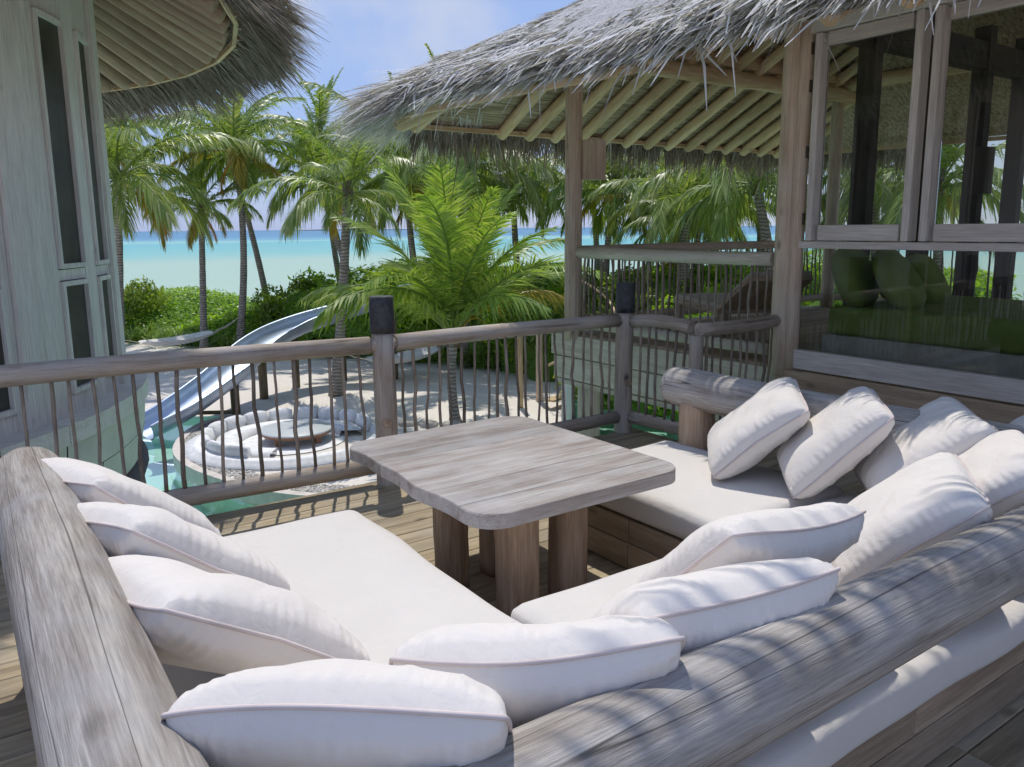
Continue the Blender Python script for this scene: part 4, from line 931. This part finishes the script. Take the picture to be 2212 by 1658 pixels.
tv = [hthatch(27000, 5.75, 6.72, 0.04, 0.40, 0.28, 0.58, 0.22, 0.08, 21), hthatch(8000, 6.2, 6.70, -0.02, 0.10, 0.28, 0.55, 0.24, 0.10, 22, 0.55), hthatch(5000, 4.8, 6.2, 0.40, 0.46, 0.4, 0.6, 0.2, 0.03, 23)]
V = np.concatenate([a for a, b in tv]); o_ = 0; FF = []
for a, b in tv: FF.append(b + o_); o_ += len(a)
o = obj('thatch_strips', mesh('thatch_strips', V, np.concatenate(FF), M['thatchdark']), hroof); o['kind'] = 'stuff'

# ------------------------------------------------------------------ palms
def frond_mesh(seed, e0, bend, ln=3.3, nl=62, lmax=0.86, droop=0.30, sweep=0.65, lw=0.046):
    g_ = np.random.default_rng(seed); K = 16; ts = np.linspace(0, 1, K + 1); p = [np.zeros(3)]; yawc = g_.normal(0, 0.18)
    for i in range(K):
        t = (i + 0.5) / K; a = R(e0) - R(bend) * t ** 1.25; yw = yawc * t
        p.append(p[-1] + ln / K * np.array([math.cos(a) * math.cos(yw), math.cos(a) * math.sin(yw), math.sin(a)]))
    p = np.array(p); V, Fc = tube_arrays([tuple(q) for q in p], [0.034 * (1 - 0.85 * t) + 0.004 for t in ts], 5, False)
    nv = len(V); t = np.repeat(np.linspace(0.16, 0.995, nl), 2) + g_.normal(0, 0.004, nl * 2); t = np.clip(t, 0.1, 1)
    n = len(t); sgn = np.tile([1.0, -1.0], nl)
    pos = np.stack([np.interp(t, ts, p[:, k]) for k in range(3)], 1); tg = np.gradient(p, axis=0); tg = unit(np.stack([np.interp(t, ts, tg[:, k]) for k in range(3)], 1))
    sd = unit(np.cross(np.array([0, 0, 1.0]), tg) + 1e-6); up = np.cross(tg, sd)
    sw = sweep + 0.55 * t + g_.normal(0, 0.08, n)
    lift = 0.35 * (1 - t) + g_.normal(0, 0.14, n) + 0.05
    d = unit(sd * sgn[:, None] * np.cos(sw)[:, None] + tg * np.sin(sw)[:, None] + up * lift[:, None])
    le = lmax * (np.sin(np.pi * np.clip(0.12 + 0.80 * t, 0, 1)) ** 0.7) * (1 - 0.35 * t) * g_.uniform(0.85, 1.1, n)
    sid = unit(np.cross(d, up + 0.5 * sd * sgn[:, None]))
    v2, f2 = strips(pos, d, le, np.full(n, lw), droop * le * g_.uniform(0.5, 1.5, n), sid, 3, (0.8, 1.0, 0.10))
    V = np.concatenate([np.array(V, np.float32), v2]); Fq = np.concatenate([np.array(Fc, np.int32), f2 + nv])
    return mesh('frond', V, Fq, M['frond'])
FM = {}
for k, (e0, bd) in enumerate(((82, 40), (66, 62), (48, 80), (30, 85), (12, 78), (-8, 62), (-32, 45), (-55, 28))):
    for s in range(2): FM[(k, s)] = frond_mesh(300 + 10 * k + s, e0 + (6 if s else 0), bd + (14 if s else -6), lmax=0.5 if k == 0 else 0.86, droop=0.52 + 0.09 * k)
for s in range(3): FM[('y', s)] = frond_mesh(500 + s, 82 - 13 * s, 36 + 20 * s, 3.5, 92, 0.95, 0.26, 0.50, 0.032)
for s in range(2): FM[('s', s)] = frond_mesh(520 + s, 24 - 14 * s, 52, 3.3, 27, 0.80, 0.30, 0.35)
def setmat(o, m):
    o.material_slots[0].link = 'OBJECT'; o.material_slots[0].material = m
nutm = None
def trunk_mesh(off, h, r0, r1, seed):
    g_ = np.random.default_rng(seed); K = 22; pts = []; rad = []; b = g_.normal(0, 0.10, 2); q = g_.uniform(0.6, 1.6)
    for i in range(K + 1):
        t = i / K; s = t ** q
        pts.append((off[0] * s + b[0] * math.sin(math.pi * t), off[1] * s + b[1] * math.sin(math.pi * t), h * t))
        rad.append((r0 + (r1 - r0) * t + (0.07 * math.exp(-t * 14))) * (1 + 0.03 * math.sin(i * 2.3)))
    V, Fc = tube_arrays(pts, rad, 12, True, 0.02, seed); return mesh('trunk', V, Fc, M['bark'], True)
def palm(base, top, label, seed, n=28, scale=1.0, young=False, r0=0.15, r1=0.10, dry=0, yellow=3, nuts=0, group=None, az=None, mat='frond'):
    global nutm
    g_ = np.random.default_rng(seed); e = empty('palm_tree', base); tag(e, label, 'palm', group or 'coconut palms around the pool')
    off = (top[0] - base[0], top[1] - base[1]); h = top[2] - base[2]
    t = obj('trunk', trunk_mesh(off, h, r0, r1, seed)); t.parent = e; t.matrix_parent_inverse = Matrix(); t.matrix_basis = Matrix()
    a = g_.uniform(0, 360)
    for i in range(n):
        f = i / (n - 1); a = az[i] if az else a + 137.5 + g_.normal(0, 8)
        if az: me = FM[('s', i % 2)]
        elif young: me = FM[('y', int(g_.integers(0, 3)))] if f < 0.66 else FM[(1 + int(g_.integers(0, 2)), int(g_.integers(0, 2)))]
        else: me = FM[(max(0, min(6, int(f * 6.0 + g_.uniform(-0.2, 0.8)))), int(g_.integers(0, 2)))]
        o = bpy.data.objects.new('frond', me); col.objects.link(o); o.parent = e
        s = scale * g_.uniform(0.85, 1.1) * (0.7 if (f < 0.08 and not young) else 1) * (1 - 0.42 * max(0, f - 0.5) / 0.5 if not young else 1)
        o.matrix_basis = Matrix.Translation((off[0], off[1], h - 0.12 * f)) @ Matrix.Rotation(R(a), 4, 'Z') @ Matrix.Rotation(g_.normal(0, 0.12), 4, 'X') @ Matrix.Scale(s, 4)
        m = M[mat]
        if i >= n - dry:
            m = M['fronddry']; o.data = FM[(7, i % 2)]; o.scale = o.scale * 0.8
        elif i >= n - dry - yellow: m = M['frondyellow'] if i % 2 else M['frondlight']
        elif g_.random() < 0.18: m = M['frondlight']
        setmat(o, m)
    sh = bpy.data.objects.new('crownshaft', mesh('crownshaft', *tube_arrays([(0, 0, -0.35), (0, 0, 0), (0, 0, 0.3), (0, 0, 0.5)], [r1 * 1.05, r1 * 1.35, r1 * 1.1, r1 * 0.4], 10, True, 0.06, seed), M['supp'], True)); col.objects.link(sh); sh.parent = e; sh.matrix_basis = Matrix.Translation((off[0], off[1], h))
    for k in range(nuts):
        if nutm is None:
            V, Fc = lathe([(0.001, -0.13), (0.07, -0.10), (0.105, 0), (0.08, 0.09), (0.001, 0.14)], 0, 360, 10); nutm = mesh('coconut', V, Fc, M['orange'], True)
        an = g_.uniform(0, 6.28); o = bpy.data.objects.new('coconut', nutm); col.objects.link(o); o.parent = e
        o.matrix_basis = Matrix.Translation((off[0] + 0.24 * math.cos(an), off[1] + 0.24 * math.sin(an), h - 0.25 - 0.2 * g_.random()))
    return e
palm((4.3, 29.9, GZ), (4.86, 29.5, 3.5), 'tall palm beside the round hut with a long drooping crown', 1, 30, 1.4, r0=0.17)
palm((7.86, 32.3, GZ), (8.1, 32.1, 2.6), 'shorter palm with a hanging orange frond left of the hammock palm', 2, 24, 0.80, dry=2)
palm((8.98, 31.5, GZ), (9.3, 31.3, 4.7), 'straight palm holding the hammock rope, yellow fronds in its crown', 3, 30, 1.1, dry=2, yellow=9, nuts=6)
palm((11.4, 34.7, GZ), (10.2, 35.5, 5.2), 'palm leaning left behind the hammock palm', 4, 28, 1.1)
palm((13.6, 29.5, GZ), (12.2, 30.5, 3.6), 'slim palm leaning left behind the slide', 5, 28, 1.1, yellow=5)
palm((8.77, 21.45, GZ), (9.26, 21.1, 2.75), 'nearest tall palm standing by the slide behind the railing', 6, 21, 0.94, r0=0.16, r1=0.115)
palm((14.3, 23.2, GZ), (14.1, 23.0, 3.7), 'palm with a dry orange frond behind the young palm', 7, 32, 1.25, dry=3, nuts=5)
palm((14.6, 26.4, GZ), (14.05, 26.8, 3.9), 'brown trunked palm under the pavilion eave tip', 8, 32, 1.3)
palm((9.80, 16.44, GZ), (9.82, 16.44, -0.75), 'young bright green palm with upright fronds behind the railing', 9, 27, 1.24, True, 0.12, 0.10, 0, 3, mat='frondlight')
palm((18.05, 16.6, GZ), (17.98, 16.7, 2.1), 'dark trunked palm framed between the two pavilion posts', 10, 25, 1.0, r0=0.2, r1=0.16)
palm((18.7, 21.0, GZ), (18.95, 20.9, 3.0), 'palm with orange coconuts beside the far pavilion post', 11, 30, 1.2, nuts=12, yellow=5)
palm((22.9, 25.4, GZ), (22.3, 25.9, 3.9), 'thin curved palm far behind the pavilion post', 12, 26, 1.0)
palm((16.6, 12.8, GZ), (16.4, 12.95, 2.8), 'palm close behind the pavilion terrace at the right', 13, 25, 1.05, r0=0.2)
palm((25.9, 23.3, GZ), (25.8, 23.4, 3.3), 'distant palm right of the dark trunked palm', 14, 26, 1.0)
palm((27.8, 26.9, GZ), (27.6, 27.0, 3.5), 'distant palm left of the dark trunked palm', 15, 26, 1.0)
palm((14.7, 33.6, GZ), (13.9, 34.2, 5.6), 'tallest palm rising above the others between the two roofs', 16, 28, 0.95)
palm((16.8, 29.5, GZ), (16.9, 29.6, 4.2), 'palm crown hidden behind the eave fringe', 17, 30, 1.3)
palm((17.6, 24.4, GZ), (17.3, 24.6, 3.6), 'palm left of the far pavilion post with fronds over the young palm', 21, 30, 1.2, yellow=5)
palm((20.6, 18.3, GZ), (20.4, 18.4, 2.6), 'low crowned palm in the middle of the pavilion opening', 22, 24, 1.1, yellow=4)
palm((22.5, 17.2, GZ), (22.3, 17.4, 3.4), 'palm behind the dark trunked palm, right of the middle', 23, 30, 1.2)
palm((19.2, 9.6, GZ), (19.0, 9.8, 2.6), 'palm showing through the upper glass of the room', 24, 28, 1.0)
palm((24.5, 21.0, GZ), (24.4, 21.2, 2.2), 'small far palm low above the pavilion rail', 25, 26, 1.0)
palm((20.5, 12.0, GZ), (20.3, 12.2, 3.2), 'palm seen through the pavilion beside the right post', 18, 28, 1.0)
palm((1.2, 36.0, GZ), (1.6, 35.6, 4.6), 'palm behind the hut edge with fronds under the thatch', 19, 28, 1.1)
palm((5.8, 38.0, GZ), (6.2, 37.5, 5.8), 'far palm whose crown shows under the hut thatch', 20, 28, 1.15)
# palm out of frame whose fronds shade the near log
palm((4.5, -2.6, GZ), (4.22, 2.62, 4.7), 'palm standing out of view whose fronds shade the near log', 31, 9, 0.92, group='palm over the deck', az=(172, 186, 199, 215, 233, 254, 280, 305, 330))

# ------------------------------------------------------------------ hedge and shrubs
def leafquads(P, Nn, size, g_):
    n = len(P); Nn = unit(Nn + 0.55 * g_.normal(0, 1, (n, 3))); a = unit(np.cross(Nn, g_.normal(0, 1, (n, 3)))); b = np.cross(Nn, a)
    l = (size * g_.uniform(0.7, 1.3, n))[:, None]; wd = l * 0.46
    V = np.stack([P, P + a * l * 0.5 + b * wd * 0.5 + Nn * l * 0.08, P + a * l, P + a * l * 0.5 - b * wd * 0.5 + Nn * l * 0.08], 1).reshape(-1, 3)
    return V, np.arange(n * 4).reshape(-1, 4)
HA = np.array([-0.6, 49.0]); HD = np.array([0.508, -0.861]); HN = np.array([0.861, 0.508])
g_ = np.random.default_rng(50)
lump = np.stack([g_.uniform(0, 46, 60), g_.uniform(0, 10, 60), g_.uniform(0.25, 0.9, 60), g_.uniform(0.7, 1.7, 60)], 1)
def hedge_h(s, w_):
    h = 0.95 + 1.35 * (1 / (1 + np.exp(-(s - 21.5) / 1.0))) + 0.35 * (1 / (1 + np.exp(-(s - 31) / 1.0)))
    for l in lump: h = h + l[2] * np.exp(-((s - l[0]) ** 2 + (w_ - l[1]) ** 2) / (2 * l[3] ** 2)) * np.where(s < 23, 0.45, 0.75)
    h = h - 0.75 * np.exp(-((s - 14.5) / 1.6) ** 2)
    fr_ = np.clip((w_ + 0.15) / 1.1, 0, 1); return h * np.sqrt(1 - (1 - fr_) ** 2 + 1e-6)
n = 90000; s = g_.uniform(1, 46, n); w_ = np.where(g_.random(n) < 0.42, g_.uniform(-0.1, 1.1, n), g_.uniform(0.5, 9, n))
h = hedge_h(s, w_); eps = 0.08; hs = (hedge_h(s + eps, w_) - h) / eps; hw = (hedge_h(s, w_ + eps) - h) / eps
front = w_ < 1.1; zz = np.where(front, h * g_.uniform(0.15, 1.02, n), h) + g_.normal(0, 0.07, n)
P = np.stack([HA[0] + HD[0] * s + HN[0] * w_, HA[1] + HD[1] * s + HN[1] * w_, GZ + zz], 1)
Nn = unit(np.stack([-HD[0] * hs - HN[0] * hw, -HD[1] * hs - HN[1] * hw, np.ones(n)], 1)) + np.array([0, 0, 0.7])
v, f = leafquads(P, Nn, np.full(n, 0.19), g_)
hd = obj('hedge', mesh('hedge', v, f, M['hedge'])); tag(hd, 'bright green leafy hedge running behind the sand', 'hedge', kind='stuff')
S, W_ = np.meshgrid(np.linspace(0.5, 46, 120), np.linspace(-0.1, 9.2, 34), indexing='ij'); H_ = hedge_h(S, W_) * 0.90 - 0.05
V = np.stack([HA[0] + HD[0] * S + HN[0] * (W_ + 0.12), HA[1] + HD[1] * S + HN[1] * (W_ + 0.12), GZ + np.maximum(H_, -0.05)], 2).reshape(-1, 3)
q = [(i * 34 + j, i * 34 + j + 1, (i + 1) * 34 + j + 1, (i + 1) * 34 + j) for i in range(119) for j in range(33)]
o = obj('filler_core', mesh('filler_core', V, np.array(q), M['dark'], True), hd); o['kind'] = 'stuff'  # solid core added in place of the dark inside of the hedge
# strap leaved plants at the foot of the hedge
n = 4200; pl = g_.integers(0, 230, n); ps = g_.uniform(6, 44, 230); pw = g_.uniform(-0.9, 0.25, 230); s, w_ = ps[pl], pw[pl]
root = np.stack([HA[0] + HD[0] * s + HN[0] * w_, HA[1] + HD[1] * s + HN[1] * w_, np.full(n, GZ)], 1); a = g_.uniform(0, 6.28, n)
root[:, 2] += g_.uniform(0, 0.45, n)
d = unit(np.stack([np.cos(a), np.sin(a), g_.uniform(0.5, 1.8, n)], 1)); sd = unit(np.stack([-np.sin(a), np.cos(a), np.zeros(n)], 1))
v, f = strips(root, d, g_.uniform(0.5, 1.0, n), np.full(n, 0.04), g_.uniform(0.1, 0.5, n), sd, 4, (0.7, 1, 0.8, 0.1))
o = obj('strap_plants', mesh('strap_plants', v, f, M['grass'])); tag(o, 'strap leaved plants along the foot of the hedge', 'ground cover', kind='stuff')
def bush_mesh(seed, nleaf, asp, lump_n=7, size=0.16):
    g_ = np.random.default_rng(seed); lump_n = int(lump_n * (1 + 0.5 * (asp - 1))); c = g_.uniform(-0.55, 0.55, (lump_n, 3)); c[:, 2] = g_.uniform(0.15, 0.72, lump_n) * asp; r = g_.uniform(0.34, 0.58, lump_n)
    k = g_.integers(0, lump_n, nleaf); d = unit(g_.normal(0, 1, (nleaf, 3)) + np.array([0, 0, 0.3])); P = c[k] + d * (r[k] * g_.uniform(0.76, 1.05, nleaf))[:, None]
    ok = P[:, 2] > 0.02; P, d = P[ok], d[ok]
    return leafquads(P, d, np.full(len(P), size), g_)
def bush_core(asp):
    V, Fc = lathe([(0.55, 0.0), (0.66, 0.25 * asp), (0.58, 0.62 * asp), (0.3, 0.88 * asp), (0.01, 0.95 * asp)], 0, 360, 14); return mesh('filler_core', V, Fc, M['dark'], True)  # solid dark core added beneath the leaves, closes see-through gaps
BM = {}; BC = {}
for asp in (1.6, 2.8):
    BC[asp] = bush_core(asp)
    for k in range(3):
        v, f = bush_mesh(70 + k, 4200 if asp < 2 else 6500, asp, size=0.125); BM[(asp, k)] = mesh('foliage', v, f, M['hedge'])
def bush(x, y_, rx, rz, label, k, mat='hedge', group=None, z=GZ):
    e = empty('shrub', (x, y_, z)); tag(e, label, 'shrub', group); asp = 1.6 if rz / rx < 2.1 else 2.8
    for me, nm, sfac in ((BM[(asp, k % 3)], 'foliage', 1.0), (BC[asp], 'filler_core', 0.86)):
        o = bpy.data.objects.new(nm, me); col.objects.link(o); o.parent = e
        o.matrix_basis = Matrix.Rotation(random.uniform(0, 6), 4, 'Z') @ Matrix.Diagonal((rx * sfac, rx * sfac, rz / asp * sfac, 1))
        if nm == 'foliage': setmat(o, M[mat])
def bxy(px, dep): x = (px - 1106) / F * dep; p = cf(x, dep, 0); return p.x, p.y
bush(*bxy(648, 32), 1.55, 2.9, 'rounded dark green shrub standing above the hedge left of the slide', 0, 'bushdark', 'shrubs above the hedge')
bush(*bxy(590, 34), 1.0, 2.4, 'small loose shrub left of the rounded dark one', 1, 'hedge', 'shrubs above the hedge')
bush(*bxy(740, 33.5), 1.9, 3.0, 'bright shrub behind the trunk of the nearest palm', 2, 'hedge', 'shrubs above the hedge')
bush(*bxy(835, 31), 1.9, 3.3, 'tall bright green shrub above the slide', 3, 'hedge', 'shrubs above the hedge')
bush(*bxy(910, 29), 1.8, 2.7, 'green shrub behind the upright young palm fronds', 1, 'hedge', 'shrubs above the hedge')
bush(*bxy(268, 36), 1.5, 2.6, 'feathery dark shrub beside the round hut', 2, 'bushdark', 'shrubs above the hedge')
bush(*bxy(330, 38), 1.2, 1.7, 'low green shrub beside the small young palm', 0, 'hedge', 'shrubs above the hedge')
palm((*bxy(343, 37), GZ), (*bxy(343, 37), -1.9), 'small young palm with a yellow base at the gap in the hedge', 41, 9, 0.38, True, 0.06, 0.05, 0, 2, mat='frondlight')
i = 0
for y_ in np.arange(-4, 14.5, 1.55):
    for row in range(2):
        x = 13.0 + row * 1.6 + 0.25 * max(0, y_ - 6) + random.uniform(-0.3, 0.3)
        bush(x, y_ + random.uniform(-0.4, 0.4), random.uniform(1.2, 1.6), random.uniform(3.5, 4.0) + 0.25 * row, 'leafy green shrub in the dense growth behind the pavilion', i % 4, 'hedge' if i % 3 else 'bushdark', 'shrubs behind the pavilion'); i += 1
for px, dep, rr_, hz in ((1275, 27, 1.6, 3.8), (1330, 25, 1.6, 4.0), (1385, 28, 1.8, 4.0), (1440, 24, 1.6, 3.9), (1500, 27, 1.9, 3.8), (1560, 23, 1.6, 3.8), (1620, 25, 1.8, 4.0), (1400, 20, 1.3, 3.0), (1520, 19, 1.3, 3.2), (1300, 21, 1.2, 2.8), (1620, 18, 1.3, 3.4), (1060, 27.5, 1.6, 2.3), (1130, 26.5, 1.6, 2.6), (1190, 25, 1.5, 2.8)):
    bush(*bxy(px, dep), rr_, hz, 'leafy green shrub in the growth beyond the far pavilion rail', i % 4, 'bushdark' if i % 2 else 'hedge', 'shrubs beyond the far rail'); i += 1

# ------------------------------------------------------------------ slide
sp = smoothpath([(3.35, 19.95, -2.86), (4.3, 20.2, -2.52), (5.6, 20.95, -1.98), (6.95, 22.25, -1.45), (8.3, 23.2, -1.12), (9.9, 23.45, -0.78), (11.2, 22.75, -0.35), (12.4, 21.9, 0.05), (13.5, 20.9, 0.3)], 8)
SW, SDp = 0.52, 0.46; prof = []
for k in range(13): a = math.pi * (k / 12); prof.append((-SW * math.cos(a), -SDp * math.sin(a) ** 0.85))
prof = [(-SW - 0.05, -0.02), (-SW - 0.03, 0.02)] + prof + [(SW + 0.03, 0.02), (SW + 0.05, -0.02)]
prof2 = prof + [(SW + 0.015, -0.05)] + [(-(SW + 0.015) * math.cos(math.pi * (1 - k / 12)), -(SDp + 0.015) * math.sin(math.pi * (1 - k / 12)) ** 0.85 - 0.01) for k in range(1, 12)] + [(-SW - 0.015, -0.05)]
V = []; Fc = []; m = len(prof2); n = len(sp)
for i, p in enumerate(sp):
    a, b = Vector(sp[max(i - 1, 0)]), Vector(sp[min(i + 1, n - 1)]); t = (b - a).normalized(); sd = t.cross(Vector((0, 0, 1))).normalized(); up = sd.cross(t)
    for (u, v_) in prof2: q = Vector(p) + sd * u + up * (v_ + 0.18); V.append(tuple(q))
for i in range(n - 1):
    for k in range(m): a, b = i * m + k, i * m + (k + 1) % m; Fc.append((a, b, b + m, a + m))
sld = empty('water_slide', (3.4, 20, GZ)); tag(sld, 'curved polished steel water slide running down into the pool', 'slide')
obj('chute', mesh('chute', V, Fc, M['steel'], True), sld)
for x, y_, zt in ((5.75, 20.85, -2.20), (6.95, 22.25, -1.62), (8.3, 23.35, -1.3), (9.9, 23.5, -0.95), (11.3, 22.7, -0.5)):
    log('support_post', (x, y_, GZ - 0.1), (x, y_, zt - 0.02), 0.12, 0.12, M['supp'], sld, 12, 0, 0.03, 4)
log('brace', (5.6, 20.75, GZ + 0.08), (4.55, 20.35, -2.72), 0.05, 0.05, M['supp'], sld, 10)

# ------------------------------------------------------------------ sunken round seat
pc = Vector((5.95, 17.3, 0)); pit = empty('sunken_seat', (pc.x, pc.y, GZ)); tag(pit, 'round white plastered sunken seat beside the pool', 'seat')
PM = Matrix.Translation((pc.x, pc.y, GZ))
v, f = lathe([(2.30, -0.05), (2.30, 0.05), (2.12, 0.06), (2.09, 0.13), (1.88, 0.15), (1.82, -0.02), (1.22, -0.03), (1.20, -0.06)], 0, 360, 72); obj('plaster_ring', mesh('plaster_ring', v, f, M['plaster'], True), pit, PM)
v, f = lathe([(1.22, 0.02), (0.01, 0.02)], 0, 360, 48); obj('pit_floor', mesh('pit_floor', v, f, M['plaster']), pit, PM)
for k in range(12):
    a = -10 + k * 19.5
    am = R(a + 9); c, s_ = math.cos(am), math.sin(am)
    e_ = empty('back_cushion', (pc.x + 1.8 * c, pc.y + 1.8 * s_, GZ)); tag(e_, 'white back cushion of the round sunken seat', 'cushion', 'white back cushions of the sunken seat')
    V = []; Fc = []
    for i in range(9):
        an = R(a + 0.8 + 17.9 * i / 8); pin = 0.05 * (abs(i - 4) / 4) ** 3
        for (r, z) in ((1.86 - pin, 0.0), (1.90, 0.22), (1.89, 0.37 - pin), (1.83, 0.39 - pin), (1.75, 0.33), (1.66 + pin, 0.16), (1.68 + pin, 0.0)): V.append((r * math.cos(an), r * math.sin(an), z))
    for i in range(8):
        for q_ in range(7): a1, b1 = i * 7 + q_, i * 7 + (q_ + 1) % 7; Fc.append((a1, b1, b1 + 7, a1 + 7))
    Fc += [tuple(range(6, -1, -1)), tuple(56 + q_ for q_ in range(7))]
    obj('cushion_cover', mesh('cushion_cover', V, Fc, M['plaster'], True), e_, PM)
v, f = lathe([(1.60, 0.12), (1.62, 0.02), (1.60, 0.14), (1.12, 0.15), (1.08, 0.03)], -20, 235, 60); obj('seat_pad', mesh('seat_pad', v, f, M['plaster'], True), pit, PM)
rt_ = empty('round_table', (pc.x + 0.15, pc.y, GZ)); tag(rt_, 'round frosted table with a brown rim in the sunken seat', 'table')
TM = Matrix.Translation((pc.x + 0.12, pc.y - 0.05, GZ))
v, f = lathe([(0.01, 0.30), (0.78, 0.30), (0.80, 0.285), (0.80, 0.265)], 0, 360, 48); obj('table_top', mesh('table_top', v, f, M['pitglass'], True), rt_, TM)
v, f = lathe([(0.79, 0.265), (0.76, 0.19), (0.68, 0.19)], 0, 360, 48); obj('table_rim', mesh('table_rim', v, f, M['rust'], True), rt_, TM)
for k in range(4): a = k * 1.57 + 0.5; v, f = boxv((0.6 * math.cos(a), 0.6 * math.sin(a), 0.10), (0.12, 0.12, 0.20)); obj('leg', mesh('leg', v, f, M['rust']), rt_, TM)
for k, (x, y_) in enumerate(((8.35, 17.25), (8.78, 17.02), (9.15, 16.62), (9.02, 16.05 + 0.9), (9.56, 16.25))):
    if k == 3: continue
    V, Fc = lathe([(0.01, 0.10), (0.20, 0.10), (0.225, 0.07), (0.225, -0.02)], 0, 360, 18)
    o = obj('stepping_stone', mesh('stepping_stone', V, Fc, M['stone']), None, Matrix.Translation((x, y_, GZ))); tag(o, ('leftmost', 'second from the left', 'third from the left', '', 'rightmost')[k] + ' round pale stepping stone in the row behind the railing', 'stone', 'stepping stones on the sand')

# ------------------------------------------------------------------ hammocks
def hammock(p0, p1, sag, wd, label, group='hammocks strung between palms'):
    p0, p1 = Vector(p0), Vector(p1); e = empty('hammock', p0.lerp(p1, 0.5)); tag(e, label, 'hammock', group)
    n = 24; d = (p1 - p0); sd = Vector((-d.y, d.x, 0)).normalized(); V = []; Fc = []
    a, b = 0.22, 0.78
    def cpos(t): return p0.lerp(p1, t) - Vector((0, 0, sag * 4 * t * (1 - t)))
    for i in range(n + 1):
        t = a + (b - a) * i / n; c = cpos(t); ww = wd * (0.35 + 0.65 * math.sin(math.pi * i / n) ** 0.6)
        for k in range(7):
            u = (k - 3) / 3; V.append(tuple(c + sd * ww * u * 0.5 + Vector((0, 0, 0.22 * u * u * ww))))
    for i in range(n):
        for k in range(6): q = i * 7 + k; Fc.append((q, q + 7, q + 8, q + 1))
    obj('net', mesh('net', V, Fc, M['hammock'], True), e)
    for t0, tip in ((a, p0), (b, p1)):
        for u in (-0.35, 0, 0.35):
            c = cpos(t0) + sd * wd * u * 0.35 + Vector((0, 0, 0.05)); m_ = tip.lerp(c, 0.5) - Vector((0, 0, 0.05))
            v, f = tube_arrays([tuple(tip), tuple(m_), tuple(c)], 0.012, 5, False); obj('rope', mesh('rope', v, f, M['rope']), e)
hammock((9.05, 31.35, -1.58), (4.2, 30.2, -1.75), 0.72, 1.1, 'white net hammock hanging left of the slide')
hammock((8.95, 21.6, -1.72), (13.9, 22.6, -1.62), 0.72, 1.1, 'white net hammock behind the black capped post')

# ------------------------------------------------------------------ spiral stair beside the pavilion
ss = empty('spiral_stair', (13.1, 17.3, GZ)); tag(ss, 'wooden spiral stair with stick railing left of the far pavilion post', 'stair')
scx, scy = 13.6, 16.6
log('centre_pole', (scx, scy, GZ), (scx, scy, 0.2), 0.11, 0.11, M['post'], ss, 14)
log('outer_post', (13.0, 17.25, GZ), (13.0, 17.25, -0.9), 0.10, 0.09, M['post'], ss, 12)
log('outer_post', (12.1, 16.9, GZ), (12.1, 16.9, -1.0), 0.08, 0.07, M['rafter'], ss, 12)
for k in range(9):
    a = R(200 + 24 * k); zz = GZ + 0.25 * (k + 1); c, s_ = math.cos(a), math.sin(a)
    board('tread', (scx + 0.1 * c, scy + 0.1 * s_, zz), (scx + 1.15 * c, scy + 1.15 * s_, zz), 0.30, 0.05, M['rafter'], ss)
    for q in (0, 12):
        a2 = R(200 + 24 * k + q); c2, s2 = math.cos(a2), math.sin(a2); stick((scx + 1.12 * c2, scy + 1.12 * s2, zz), (scx + 1.16 * c2, scy + 1.16 * s2, zz + 0.95), ss)
for k in range(17):
    a, b = R(200 + 12 * k), R(212 + 12 * k); z0 = GZ + 0.25 + 0.125 * k + 0.95
    log('handrail', (scx + 1.15 * math.cos(a), scy + 1.15 * math.sin(a), z0), (scx + 1.15 * math.cos(b), scy + 1.15 * math.sin(b), z0 + 0.125), 0.035, 0.035, M['rafter'], ss, 8, 0, 0.02, 3)
